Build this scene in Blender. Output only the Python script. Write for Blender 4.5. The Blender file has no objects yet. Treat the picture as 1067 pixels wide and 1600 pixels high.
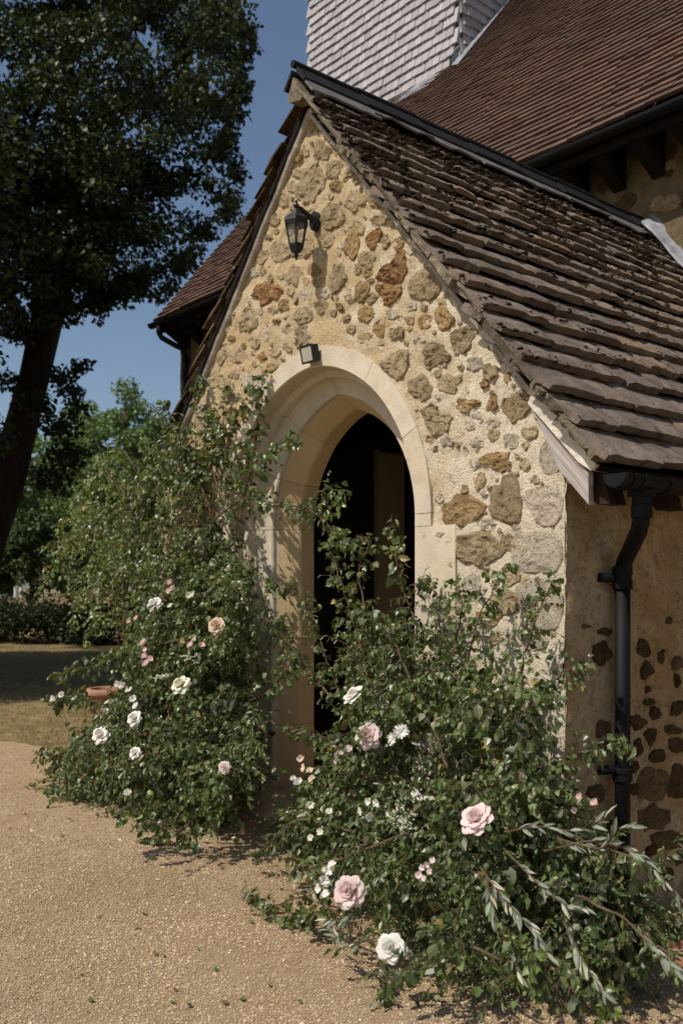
import bpy, math, random
import numpy as np
from mathutils import Vector, Matrix, noise as mn

random.seed(11)
rng = np.random.default_rng(11)
scene = bpy.context.scene
COL = scene.collection

# ------------------------------------------------------------------ camera
CAM = np.array([4.035, -3.223, 1.443])
RIGHT = np.array([.648, .762, 0.]); RIGHT /= np.linalg.norm(RIGHT)
FWD = np.array([-.762, .648, 0.]); FWD /= np.linalg.norm(FWD)
FOC, PX0, PY0 = 1485., 533.5, 920.
cam_d = bpy.data.cameras.new('camera')
cam_o = bpy.data.objects.new('camera', cam_d)
COL.objects.link(cam_o)
cam_o.location = CAM
cam_o.rotation_euler = (math.radians(90), 0, math.atan2(.762, .648))
cam_d.sensor_fit = 'VERTICAL'; cam_d.sensor_height = 36.; cam_d.sensor_width = 24.
cam_d.lens = FOC / 1600 * 36; cam_d.shift_y = 120 / 1600.
cam_d.clip_start = .05; cam_d.clip_end = 600
cam_d.dof.use_dof = True; cam_d.dof.focus_distance = 4.4; cam_d.dof.aperture_fstop = 3.4
scene.camera = cam_o

# ------------------------------------------------------------------ light
SUN_TO = Vector((-.12, -1.0, 1.36)).normalized()
world = bpy.data.worlds.new('World'); scene.world = world; world.use_nodes = True
wn = world.node_tree
sky = wn.nodes.new('ShaderNodeTexSky'); sky.sky_type = 'NISHITA'; sky.sun_disc = False
sky.sun_elevation = math.asin(SUN_TO.z); sky.sun_rotation = math.atan2(SUN_TO.x, SUN_TO.y)
sky.air_density = 1.0; sky.dust_density = 1.3; sky.ozone_density = 1.1
wn.links.new(sky.outputs[0], wn.nodes['Background'].inputs[0])
wn.nodes['Background'].inputs[1].default_value = .098
sl = bpy.data.lights.new('sun', 'SUN'); sl.energy = 4.4; sl.angle = math.radians(.53); sl.color = (1., .93, .83)
so = bpy.data.objects.new('sun', sl); COL.objects.link(so)
so.rotation_euler = SUN_TO.to_track_quat('Z', 'Y').to_euler(); so.location = (0, -10, 15)
scene.view_settings.view_transform = 'Standard'; scene.view_settings.look = 'None'
scene.view_settings.exposure = 0.0; scene.view_settings.gamma = 1.0
scene.view_settings.use_curve_mapping = False
scene.render.engine = 'CYCLES'
scene.cycles.max_bounces = 6; scene.cycles.transparent_max_bounces = 6

# ------------------------------------------------------------------ survey helpers (camera survey of the place)
def ray(px, py): return FWD + RIGHT * (px - PX0) / FOC + np.array([0, 0, 1.]) * (PY0 - py) / FOC
def onY(px, py, Y=0.):
    d = ray(px, py); return CAM + d * ((Y - CAM[1]) / d[1])
def onX(px, py, X):
    d = ray(px, py); return CAM + d * ((X - CAM[0]) / d[0])
def atF(px, py, f): return CAM + ray(px, py) * f
def depth(p): return float((np.asarray(p) - CAM) @ FWD)
def project(p):
    v = np.asarray(p, float) - CAM; f = v @ FWD
    return PX0 + FOC * (v @ RIGHT) / f, PY0 - FOC * v[2] / f, f
def sstep(a, b, x):
    t = np.clip((x - a) / (b - a), 0, 1); return t * t * (3 - 2 * t)
def gz(X, Y):
    return .2 * sstep(1.5, -.9, np.asarray(X, float)) + .85 * sstep(-13., -34., np.asarray(X, float))
def onG(px, py, dz=0.):
    d = ray(px, py); t = 3.
    for _ in range(40):
        p = CAM + d * t; z = float(gz(p[0], p[1])) + dz
        t = (z - CAM[2]) / d[2] if d[2] < 0 else t
    return CAM + d * t

# ------------------------------------------------------------------ materials
def srgb(r, g, b):
    f = lambda c: (c / 255 / 12.92) if c / 255 <= .04045 else ((c / 255 + .055) / 1.055) ** 2.4
    return (f(r), f(g), f(b))
class NT:
    def __init__(s, name):
        s.m = bpy.data.materials.new(name); s.m.use_nodes = True; s.t = s.m.node_tree; s.n = s.t.nodes
        s.p = s.n['Principled BSDF']; s.out = s.n['Material Output']
        g = s.n.new('ShaderNodeNewGeometry'); s.pos = g.outputs['Position']; s.geo = g
    def link(s, a, b): s.t.links.new(a, b)
    def noise(s, scale, detail=4., rough=.55, vec=None, dist=0.):
        n = s.n.new('ShaderNodeTexNoise'); n.inputs['Scale'].default_value = scale
        n.inputs['Detail'].default_value = detail; n.inputs['Roughness'].default_value = rough
        n.inputs['Distortion'].default_value = dist
        s.link(vec or s.pos, n.inputs['Vector']); return n.outputs['Fac']
    def ramp(s, fac, stops, interp='LINEAR'):
        r = s.n.new('ShaderNodeValToRGB'); e = r.color_ramp; e.interpolation = interp
        e.elements[0].position = stops[0][0]; e.elements[1].position = stops[-1][0]
        for q in stops[1:-1]: e.elements.new(q[0])
        for k, q in enumerate(sorted(stops, key=lambda q: q[0])):
            c = q[1]; e.elements[k].color = (c, c, c, 1) if isinstance(c, (int, float)) else (*c, 1)
        s.link(fac, r.inputs[0]); return r.outputs[0]
    def mix(s, fac, a, b, mode='MIX'):
        x = s.n.new('ShaderNodeMix'); x.data_type = 'RGBA'; x.blend_type = mode
        for v, i in ((fac, 0), (a, 6), (b, 7)):
            if isinstance(v, (int, float)): x.inputs[i].default_value = v
            elif isinstance(v, tuple): x.inputs[i].default_value = (*v, 1)
            else: s.link(v, x.inputs[i])
        return x.outputs[2]
    def vec(s, scale):
        m = s.n.new('ShaderNodeMapping'); m.inputs['Scale'].default_value = scale; s.link(s.pos, m.inputs[0]); return m.outputs[0]
    def math(s, op, a, b):
        m = s.n.new('ShaderNodeMath'); m.operation = op
        for v, i in ((a, 0), (b, 1)):
            if isinstance(v, (int, float)): m.inputs[i].default_value = v
            else: s.link(v, m.inputs[i])
        return m.outputs[0]
    def objrand(s):
        o = s.n.new('ShaderNodeObjectInfo'); return o.outputs['Random']
    def island(s): return s.geo.outputs['Random Per Island']
    def attr(s, name='Col'):
        a = s.n.new('ShaderNodeAttribute'); a.attribute_name = name; return a.outputs['Color']
    def bump(s, h, strength=.5, dist=.01):
        b = s.n.new('ShaderNodeBump'); b.inputs['Strength'].default_value = strength; b.inputs['Distance'].default_value = dist
        s.link(h, b.inputs['Height']); s.link(b.outputs[0], s.p.inputs['Normal'])
    def col(s, c):
        if isinstance(c, tuple): s.p.inputs['Base Color'].default_value = (*c, 1)
        else: s.link(c, s.p.inputs['Base Color'])
    def fin(s, rough=.8, spec=.3, metal=0.):
        s.p.inputs['Roughness'].default_value = rough; s.p.inputs['Specular IOR Level'].default_value = spec
        s.p.inputs['Metallic'].default_value = metal; return s.m
M = {}
def simple(name, c, rough=.7, spec=.3, metal=0., nscale=12., var=.25, bump=0., bscale=60.):
    t = NT(name)
    lo = tuple(x * (1 - var) for x in c); hi = tuple(min(1, x * (1 + var)) for x in c)
    t.col(t.ramp(t.noise(nscale), [(.3, lo), (.7, hi)]))
    if bump: t.bump(t.noise(bscale, 6.), bump, .01)
    M[name] = t.fin(rough, spec, metal); return M[name]

def wall_mat(name, pale, mid, ochre, dark, ochre_lo=.44, ochre_hi=.62, grime=None, limewash=False):
    t = NT(name)
    a = t.ramp(t.noise(9., 6., .65), [(.32, mid), (.6, pale)])
    f = t.ramp(t.noise(3.2, 6., .62, dist=.6), [(ochre_lo, 0.), (ochre_hi, 1.)])
    a = t.mix(f, a, ochre)
    if limewash:    # remains of limewash on the right shoulder of the gable and along the verges
        sx = t.n.new('ShaderNodeSeparateXYZ'); t.link(t.pos, sx.inputs[0])
        g = t.math('MULTIPLY', sx.outputs['X'], .34)
        h = t.math('ADD', g, t.noise(4.5, 6., .65))
        e = t.math('ADD', t.math('MULTIPLY', t.math('ADD', t.math('MULTIPLY', t.math('ABSOLUTE', sx.outputs['X'], 0.), 1.167), sx.outputs['Z']), .9), -3.07)
        h = t.math('MAXIMUM', h, t.math('ADD', e, t.math('MULTIPLY', t.noise(7., 5., .6), .35)))
        a = t.mix(t.ramp(h, [(.62, 0.), (.92, .85)]), a, (.88, .775, .60))
    if grime:
        f5 = t.ramp(t.noise(17., 10., .85), [(.50, 0.), (.62, .62)])
        f4 = t.ramp(t.noise(2.0, 5., .6, vec=t.vec((1, 1, .55))), [(.4, 0.), (.66, .85)])
        a = t.mix(f4, a, grime)
        a = t.mix(f5, a, tuple(x * .8 for x in dark))
    f2 = t.ramp(t.noise(22., 5., .7), [(.56, 0.), (.68, .75)])
    a = t.mix(f2, a, dark)
    f3 = t.ramp(t.noise(58., 4., .7), [(.58, 0.), (.68, .75)])
    a = t.mix(f3, a, tuple(x * .45 for x in dark))
    t.col(a)
    h = t.mix(.5, t.noise(24., 9., .75), t.noise(95., 5., .7))
    t.bump(h, 1., .034)
    M[name] = t.fin(.92, .12); return M[name]
wall_mat('front_mortar', (.78, .645, .455), (.61, .47, .295), (.64, .485, .27), (.37, .27, .155), .35, .55, limewash=True)
wall_mat('side_render', (.74, .575, .36), (.57, .43, .25), (.48, .315, .13), (.20, .135, .07), .40, .56, grime=(.54, .43, .28))
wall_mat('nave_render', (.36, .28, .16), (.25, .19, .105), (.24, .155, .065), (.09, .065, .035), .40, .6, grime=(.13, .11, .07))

def stone_mat(name, c1, c2, c3):
    t = NT(name)
    a = t.ramp(t.noise(14., 7., .7, dist=.4), [(.3, c1), (.52, c2), (.72, c3)])
    f = t.ramp(t.noise(50., 5., .75), [(.53, 0.), (.64, .85)])
    a = t.mix(f, a, tuple(x * .33 for x in c1))
    f = t.ramp(t.noise(75., 3., .7, vec=t.vec((1, 1.7, 1))), [(.64, 0.), (.72, .6)])
    a = t.mix(f, a, tuple(min(.8, x * 1.6) for x in c3))
    r = t.ramp(t.objrand(), [(0., .82), (1., 1.15)])
    a = t.mix(1., a, r, 'MULTIPLY')
    t.col(a)
    t.bump(t.mix(.55, t.noise(26., 9., .78), t.noise(100., 6., .75)), 1., .055)
    M[name] = t.fin(.95, .08)
stone_mat('stone_o', (0.390, 0.244, 0.104), (0.610, 0.421, 0.207), (0.756, 0.573, 0.342))
stone_mat('stone_g', (0.366, 0.268, 0.152), (0.555, 0.427, 0.256), (0.732, 0.610, 0.415))
stone_mat('stone_r', (0.297, 0.154, 0.066), (0.517, 0.297, 0.132), (0.638, 0.440, 0.242))
stone_mat('stone_t', (0.529, 0.385, 0.213), (0.690, 0.535, 0.322), (0.805, 0.667, 0.460))
stone_mat('stone_p', (0.660, 0.550, 0.396), (0.803, 0.693, 0.528), (0.880, 0.786, 0.638))
stone_mat('stone_k', (.16, .105, .05), (.24, .165, .085), (.32, .24, .14))
stone_mat('stone_d', (.10, .062, .03), (.155, .10, .05), (.22, .15, .085))

def ashlar(name, c):
    t = NT(name)
    a = t.ramp(t.noise(5., 5., .6), [(.3, tuple(x * .86 for x in c)), (.7, tuple(x * 1.08 for x in c))])
    f = t.ramp(t.noise(45., 4., .7), [(.58, 0.), (.74, .35)])
    a = t.mix(f, a, tuple(x * .62 for x in c))
    f = t.ramp(t.noise(2.6, 3., .6), [(.52, 0.), (.7, .5)])
    a = t.mix(f, a, (.60, .42, .21))
    f = t.ramp(t.noise(8., 8., .75, dist=.3), [(.48, 0.), (.66, .5)])
    a = t.mix(f, a, (.42, .36, .27))
    sx = t.n.new('ShaderNodeSeparateXYZ'); t.link(t.pos, sx.inputs[0])      # warm bounce off the gravel, painted into the inner order's colour
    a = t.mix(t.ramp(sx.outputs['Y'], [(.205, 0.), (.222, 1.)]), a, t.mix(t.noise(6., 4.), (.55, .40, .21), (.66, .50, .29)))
    r = t.ramp(t.objrand(), [(0., .9), (1., 1.08)])
    t.col(t.mix(1., a, r, 'MULTIPLY'))
    t.bump(t.mix(.5, t.noise(90., 6., .7), t.noise(14., 5., .6)), .5, .012)
    M[name] = t.fin(.85, .15)
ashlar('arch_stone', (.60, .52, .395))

def slab_mat(name='roof_slab', dark=False):
    t = NT(name)
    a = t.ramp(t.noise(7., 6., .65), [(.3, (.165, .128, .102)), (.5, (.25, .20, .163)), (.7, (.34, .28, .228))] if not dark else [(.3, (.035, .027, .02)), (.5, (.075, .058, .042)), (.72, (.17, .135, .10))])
    r = t.ramp(t.objrand(), [(0., (.80, .80, .83)), (.5, (1., 1., 1.)), (.8, (1.05, 1., .96)), (1., (1.28, 1.12, .93))])
    a = t.mix(1., a, r, 'MULTIPLY')
    f = t.ramp(t.noise(24., 5., .7), [(.56, 0.), (.68, .8)])
    a = t.mix(f, a, (.05, .038, .03))
    f = t.ramp(t.noise(13., 3., .6, vec=t.vec((1, 1.3, 1))), [(.66, 0.), (.71, .8)])
    a = t.mix(f, a, (.46, .43, .37))
    t.col(a)
    t.bump(t.mix(.5, t.noise(22., 8., .75), t.noise(90., 5., .7)), 1., .03)
    M[name] = t.fin(.95, .08)
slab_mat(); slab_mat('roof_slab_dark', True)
def moss_mat():
    t = NT('moss')
    a = t.ramp(t.island(), [(0., (.03, .022, .016)), (.5, (.062, .043, .028)), (.88, (.095, .06, .035)), (1., (.13, .10, .07))])
    a = t.mix(t.ramp(t.noise(60., 4.), [(.4, 0.), (.7, .6)]), a, (.12, .10, .07))
    t.col(a); t.bump(t.noise(140., 5., .7), 1., .02); M['moss'] = t.fin(1., .03)
moss_mat()
def tile_mat(name, stuff):
    t = NT(name)
    rnd = t.island() if stuff else t.objrand()
    a = t.ramp(rnd, [(0., (.075, .043, .033)), (.35, (.105, .062, .047)), (.7, (.125, .078, .060)), (.9, (.155, .088, .060)), (1., (.085, .062, .055))])
    f = t.ramp(t.noise(1.3, 4., .6), [(.4, 0.), (.65, .55)])
    a = t.mix(f, a, (.115, .083, .068))
    f = t.ramp(t.noise(40., 4., .7), [(.55, 0.), (.7, .65)])
    a = t.mix(f, a, (.07, .048, .038))
    t.col(a); t.bump(t.noise(80., 5., .7), .5, .01); M[name] = t.fin(.9, .12)
tile_mat('clay_tile', False); tile_mat('clay_tile_field', True)
def shingle_mat(name, stuff):
    t = NT(name)
    rnd = t.island() if stuff else t.objrand()
    a = t.ramp(rnd, [(0., (.35, .332, .345)), (.5, (.42, .40, .41)), (.85, (.48, .46, .47)), (1., (.29, .272, .28))])
    f = t.ramp(t.noise(70., 4., .6, vec=t.vec((1, 1, .08))), [(.45, 0.), (.7, .5)])
    a = t.mix(f, a, (.28, .25, .245))
    t.col(a); t.bump(t.noise(90., 4., .6, vec=t.vec((1, 1, .06))), .5, .008); M[name] = t.fin(.8, .2)
shingle_mat('oak_shingle', False); shingle_mat('oak_shingle_field', True)
simple('black_iron', (.010, .010, .011), .45, .4, bump=.15, bscale=90.)
simple('black_plastic', (.007, .007, .008), .62, .18, bump=.05, bscale=30.)
simple('ridge_dark', (.014, .013, .013), .75, .2, bump=.4, bscale=40.)
simple('lead', (.25, .25, .275), .65, .35, metal=.25, var=.3, bump=.3, bscale=14.)
simple('lead_pale', (.15, .135, .13), .7, .3, var=.25, bump=.3, bscale=14.)
simple('mortar_grey', (.36, .32, .26), .95, .1, var=.25, bump=.8, bscale=60.)
simple('mortar_pale', (.66, .60, .50), .95, .1, var=.2, bump=.8, bscale=50.)
t = NT('verge_stone'); a = t.ramp(t.noise(22., 6., .7), [(.3, (.16, .13, .09)), (.55, (.36, .30, .21)), (.75, (.58, .50, .36))])
t.col(t.mix(1., a, t.ramp(t.objrand(), [(0., .45), (.6, .9), (1., 1.25)]), 'MULTIPLY')); t.bump(t.noise(45., 7., .75), 1., .03); M['verge_stone'] = t.fin(.95, .1)
simple('dark_wood', (.010, .007, .006), .8, .15, bump=.4)
simple('rafter_wood', (.035, .022, .015), .8, .15, bump=.4)
def oakw():
    t = NT('weathered_oak'); ax = []
    for d, k in (((.651, 0, -.759), 1.6), ((.759, 0, .651), 34.), ((0, 1, 0), 34.)):
        v = t.n.new('ShaderNodeVectorMath'); v.operation = 'DOT_PRODUCT'; v.inputs[1].default_value = tuple(q * k for q in d); t.link(t.pos, v.inputs[0]); ax.append(v.outputs['Value'])
    cb = t.n.new('ShaderNodeCombineXYZ')
    for i in range(3): t.link(ax[i], cb.inputs[i])
    g = t.noise(1.6, 5., .65, vec=cb.outputs[0])
    a = t.ramp(g, [(.3, (.20, .17, .15)), (.48, (.40, .355, .325)), (.75, (.54, .495, .46))])
    t.col(a); t.bump(g, .7, .012); M['weathered_oak'] = t.fin(.85, .15)
oakw()
simple('terracotta', (.36, .195, .125), .85, .2, nscale=16., var=.25, bump=.3)
simple('soil', (.05, .035, .022), 1., .05, nscale=40., var=.5, bump=1.)
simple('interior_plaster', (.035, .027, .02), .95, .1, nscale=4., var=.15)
simple('pale_board', (.42, .33, .21), .7, .2, nscale=5., var=.1)
simple('step_stone', (.50, .40, .27), .9, .15, nscale=10., var=.25, bump=.6)
simple('road', (.46, .43, .39), .9, .15, nscale=.6, var=.15, bump=.3)
simple('bulb_glass', (.5, .47, .4), .3, .4)
simple('white_post', (.7, .7, .68), .6, .3)
simple('brick_red', (.30, .14, .085), .9, .12, nscale=20., var=.35, bump=.6)

def bark(name, c1, c2, sc=(1, 1, .18)):
    t = NT(name)
    a = t.ramp(t.noise(16., 6., .7, vec=t.vec(sc)), [(.3, c1), (.7, c2)])
    t.col(a); t.bump(t.noise(18., 6., .7, vec=t.vec(sc)), 1., .05); M[name] = t.fin(.95, .08)
bark('bark_dark', (.028, .02, .015), (.085, .062, .046))
bark('twig', (.10, .065, .038), (.22, .155, .10), (1, 1, 1))

def leaf_mat(name, attr=True, base=(.05, .08, .025), trans=.30, rough=.36, spec=.5, back=1.5):
    t = NT(name)
    if attr: c = t.attr()
    else:
        c = t.ramp(t.objrand(), [(0., tuple(x * .65 for x in base)), (.5, base), (.78, tuple(x * 1.35 for x in base)),
                                 (1., (base[0] * 2.4, base[1] * 1.9, base[2] * 1.8))])
    f = t.math('MULTIPLY', t.geo.outputs['Backfacing'], .7)
    pale = t.mix(1., c, (back, back * .95, back * 1.25), 'MULTIPLY')
    c2 = t.mix(f, c, pale)
    t.col(c2); t.fin(rough, spec)
    tr = t.n.new('ShaderNodeBsdfTranslucent')
    t.link(t.mix(1., c, (1.5, 1.5, .6), 'MULTIPLY'), tr.inputs[0])
    ms = t.n.new('ShaderNodeMixShader'); ms.inputs[0].default_value = trans
    t.link(t.p.outputs[0], ms.inputs[1]); t.link(tr.outputs[0], ms.inputs[2]); t.link(ms.outputs[0], t.out.inputs[0])
    M[name] = t.m
leaf_mat('leaf'); leaf_mat('leaf_single', False, (.100, .148, .042))
leaf_mat('leaf_dark', False, (.052, .070, .027), .2, .3, .5)
leaf_mat('leaf_olive', False, (.20, .23, .165), .1, .45, .4, 1.3)
leaf_mat('leaf_tree', True, trans=.22, rough=.5, spec=.3)
def petal_mat(name, c, cin, tr=.3):
    t = NT(name)
    a = t.ramp(t.noise(14., 2.), [(.35, c), (.65, cin)])
    t.col(a); t.fin(.6, .2)
    b = t.n.new('ShaderNodeBsdfTranslucent'); t.link(a, b.inputs[0])
    ms = t.n.new('ShaderNodeMixShader'); ms.inputs[0].default_value = tr
    t.link(t.p.outputs[0], ms.inputs[1]); t.link(b.outputs[0], ms.inputs[2]); t.link(ms.outputs[0], t.out.inputs[0])
    M[name] = t.m
petal_mat('petal_pink', (.87, .70, .67), (.91, .78, .74), .4)
petal_mat('petal_white', (.84, .80, .72), (.88, .86, .80))
petal_mat('petal_rose', (.76, .50, .48), (.84, .63, .59))
petal_mat('petal_beige', (.72, .54, .40), (.78, .62, .48))
petal_mat('petal_cream', (.78, .74, .56), (.82, .80, .66))
simple('sepal', (.07, .10, .03), .6, .3)

def ground_mats():
    t = NT('gravel_bed')
    a = t.ramp(t.noise(150., 3., .7), [(.3, (.27, .185, .105)), (.5, (.43, .315, .19)), (.7, (.56, .43, .28))])
    f = t.ramp(t.noise(2.4, 6., .65), [(.36, 0.), (.66, .7)])
    a = t.mix(f, a, (.35, .235, .13))
    f = t.ramp(t.noise(7., 6., .7), [(.5, 0.), (.7, .45)])
    a = t.mix(f, a, (.60, .47, .31))
    t.col(a); t.bump(t.mix(.5, t.noise(170., 4., .7), t.noise(30., 4., .6)), 1., .02); M['gravel_bed'] = t.fin(.95, .1)
    t = NT('pebble')
    a = t.attr(); t.col(a); M['pebble'] = t.fin(.8, .2)
    t = NT('lawn')
    a = t.ramp(t.noise(6., 6., .65), [(.3, (.17, .125, .055)), (.5, (.27, .195, .095)), (.7, (.37, .27, .145))])
    f = t.ramp(t.noise(1.4, 4., .6), [(.42, 0.), (.62, .6)])
    a = t.mix(f, a, (.13, .115, .045))
    t.col(a); t.bump(t.noise(70., 5., .7), .8, .02); M['lawn'] = t.fin(.95, .05)
ground_mats()
t_ = NT('lamp_glass'); t_.col((.93, .93, .90)); t_.fin(.03, .5); t_.p.inputs['Transmission Weight'].default_value = .96; t_.p.inputs['IOR'].default_value = 1.12; M['lamp_glass'] = t_.m
t_ = NT('flood_glass'); t_.col((.42, .40, .32)); M['flood_glass'] = t_.fin(.25, .5)

# ------------------------------------------------------------------ object helpers
def tag(o, label=None, cat=None, group=None, kind=None):
    if label: o['label'] = label
    if cat: o['category'] = cat
    if group: o['group'] = group
    if kind: o['kind'] = kind
    return o
def link(o, parent=None):
    COL.objects.link(o)
    if parent is not None: o.parent = parent
    return o
def thing(name, loc=(0, 0, 0), label=None, cat=None, group=None, rz=0.):
    o = bpy.data.objects.new(name, None); o.empty_display_size = .1
    o.location = loc; o.rotation_euler[2] = rz; COL.objects.link(o); return tag(o, label, cat, group)
class MB:
    """collects geometry in world coordinates"""
    def __init__(s): s.v = []; s.f = []
    def add(s, vs, fs):
        b = len(s.v); s.v += [tuple(map(float, v)) for v in vs]; s.f += [tuple(i + b for i in f) for f in fs]
    def box(s, a, b):
        x0, y0, z0 = a; x1, y1, z1 = b
        s.add([(x0, y0, z0), (x1, y0, z0), (x1, y1, z0), (x0, y1, z0), (x0, y0, z1), (x1, y0, z1), (x1, y1, z1), (x0, y1, z1)],
              [(3, 2, 1, 0), (4, 5, 6, 7), (0, 1, 5, 4), (1, 2, 6, 5), (2, 3, 7, 6), (3, 0, 4, 7)])
    def hexa(s, p):
        s.add(p, [(3, 2, 1, 0), (4, 5, 6, 7), (0, 1, 5, 4), (1, 2, 6, 5), (2, 3, 7, 6), (3, 0, 4, 7)])
    def prism_y(s, poly, y0, y1):
        n = len(poly)
        s.add([(x, y0, z) for x, z in poly] + [(x, y1, z) for x, z in poly],
              [tuple(range(n))[::-1], tuple(range(n, 2 * n))] + [(i, (i + 1) % n, n + (i + 1) % n, n + i) for i in range(n)])
    def tube(s, pts, rad, n=8, caps=True):
        pts = [Vector(p) for p in pts]; m = len(pts); b = len(s.v); up = None
        for i, p in enumerate(pts):
            d = (pts[min(i + 1, m - 1)] - pts[max(i - 1, 0)])
            d = d.normalized() if d.length > 1e-9 else Vector((0, 0, 1))
            if up is None: up = d.orthogonal().normalized()
            up = (up - d * up.dot(d)); up = up.normalized() if up.length > 1e-6 else d.orthogonal().normalized()
            w = d.cross(up); r = rad[i] if hasattr(rad, '__len__') else rad
            for k in range(n):
                a = 2 * math.pi * k / n; q = p + (up * math.cos(a) + w * math.sin(a)) * r; s.v.append(tuple(q))
        for i in range(m - 1):
            for k in range(n):
                a = b + i * n + k; c = b + i * n + (k + 1) % n; s.f.append((a, c, c + n, a + n))
        if caps:
            s.f.append(tuple(b + k for k in range(n))[::-1]); s.f.append(tuple(b + (m - 1) * n + k for k in range(n)))
    def lathe(s, c, prof, n=12, ax=None):
        """prof: (r, h) along z from point c"""
        b = len(s.v); m = len(prof)
        for r, h in prof:
            for k in range(n):
                a = 2 * math.pi * k / n; s.v.append((c[0] + r * math.cos(a), c[1] + r * math.sin(a), c[2] + h))
        for i in range(m - 1):
            for k in range(n):
                a = b + i * n + k; q = b + i * n + (k + 1) % n; s.f.append((a, q, q + n, a + n))
        s.f.append(tuple(b + k for k in range(n))[::-1]); s.f.append(tuple(b + (m - 1) * n + k for k in range(n)))
    def build(s, name, mat, parent=None, smooth=False, label=None, kind=None):
        me = bpy.data.meshes.new(name); me.from_pydata(s.v, [], s.f); me.materials.append(M[mat] if isinstance(mat, str) else mat)
        if smooth: me.polygons.foreach_set('use_smooth', [True] * len(me.polygons))
        me.update(); o = bpy.data.objects.new(name, me); link(o, parent)
        if parent is not None:
            bpy.context.view_layer.update(); o.matrix_parent_inverse = parent.matrix_world.inverted()
        if label: o['label'] = label
        if kind: o['kind'] = kind
        return o
def np_mesh(name, V, F, mat, cols=None, parent=None, smooth=False, kind=None):
    """V (n,3), F (m,k) ints, cols (n,3)"""
    me = bpy.data.meshes.new(name); n, (m, k) = len(V), F.shape
    me.vertices.add(n); me.vertices.foreach_set('co', np.ascontiguousarray(V, np.float32).ravel())
    me.loops.add(m * k); me.loops.foreach_set('vertex_index', np.ascontiguousarray(F, np.int32).ravel())
    me.polygons.add(m); me.polygons.foreach_set('loop_start', np.arange(m, dtype=np.int32) * k)
    if smooth: me.polygons.foreach_set('use_smooth', np.ones(m, bool))
    me.update(calc_edges=True)
    if not smooth: me.shade_flat()
    if cols is not None:
        a = me.color_attributes.new('Col', 'FLOAT_COLOR', 'POINT')
        a.data.foreach_set('color', np.concatenate([cols, np.ones((n, 1))], 1).astype(np.float32).ravel())
    me.materials.append(M[mat]); o = bpy.data.objects.new(name, me); link(o, parent)
    if parent is not None:
        bpy.context.view_layer.update(); o.matrix_parent_inverse = parent.matrix_world.inverted()
    if kind: o['kind'] = kind
    return o
def inst(name, me, mat4, parent):
    o = bpy.data.objects.new(name, me); COL.objects.link(o); o.parent = parent
    o.matrix_parent_inverse = parent_inv(parent); o.matrix_basis = mat4; return o
_pinv = {}
def parent_inv(p):
    if p.name not in _pinv:
        bpy.context.view_layer.update(); _pinv[p.name] = p.matrix_world.inverted()
    return _pinv[p.name]
def nz(x, y, z, s, o=0): return mn.fractal(Vector((x * s + o, y * s, z * s)), 1., 2., 4)

# ================================================================== GROUND
def ground():
    xs = np.concatenate([np.linspace(-400, -60, 12), np.linspace(-55, -14, 42), np.linspace(-13, 7, 81), np.linspace(8, 60, 14), np.linspace(80, 300, 6)])
    ys = np.concatenate([np.linspace(-300, -60, 8), np.linspace(-50, -6, 23), np.linspace(-5.5, 6, 47), np.linspace(7, 60, 28), np.linspace(80, 400, 9)])
    X, Y = np.meshgrid(xs, ys); Z = gz(X, Y)
    Z = Z + .012 * np.sin(X * 2.1 + 1.3 * Y) * (X < -3)
    V = np.stack([X.ravel(), Y.ravel(), Z.ravel()], 1); nx = len(xs); idx = np.arange(len(V)).reshape(len(ys), nx)
    F = np.stack([idx[:-1, :-1].ravel(), idx[:-1, 1:].ravel(), idx[1:, 1:].ravel(), idx[1:, :-1].ravel()], 1)
    tag(np_mesh('lawn', V, F, 'lawn', smooth=True), kind='structure')
ground()
def gravel_edge(y):
    """x of the left edge of the gravel for a given y"""
    return -3.55 + 1.15 * np.clip(y + .15, -3, .6) * -.9 * (y > -.15) + .55 * np.clip(-y - .15, 0, 6) * -.9 + .12 * np.sin(y * 5.3) + .07 * np.sin(y * 13.1 + 1)
def is_gravel(X, Y):
    ed = np.interp(Y, [-9, -2, -.5, -.25, 0, .4, .8], [-16, -6.5, -4.3, -3.5, -1.8, -1.3, -1.2])
    ed = ed + .10 * np.sin(Y * 9.3) + .06 * np.sin(Y * 23.1 + X)
    return (X > ed) & ((Y < .8) | (X > 1.6))
def gravel():
    xs = np.linspace(-16, 7, 461); ys = np.linspace(-9, 3.1, 347)
    X, Y = np.meshgrid(xs, ys); Z = gz(X, Y) + .007
    ok = is_gravel(X, Y)
    idx = np.arange(X.size).reshape(X.shape)
    q = ok[:-1, :-1] & ok[1:, :-1] & ok[:-1, 1:] & ok[1:, 1:]
    F = np.stack([idx[:-1, :-1][q], idx[:-1, 1:][q], idx[1:, 1:][q], idx[1:, :-1][q]], 1)
    used = np.unique(F); remap = -np.ones(X.size, int); remap[used] = np.arange(len(used))
    V = np.stack([X.ravel(), Y.ravel(), Z.ravel()], 1)[used]
    tag(np_mesh('gravel_forecourt', V, remap[F], 'gravel_bed', smooth=True), kind='structure')
gravel()
OCT_V = np.array([(1, 0, 0), (0, 1, 0), (-1, 0, 0), (0, -1, 0), (0, 0, 1), (0, 0, -1)], float)
OCT_F = np.array([(0, 1, 4), (1, 2, 4), (2, 3, 4), (3, 0, 4), (1, 0, 5), (2, 1, 5), (3, 2, 5), (0, 3, 5)])
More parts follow.
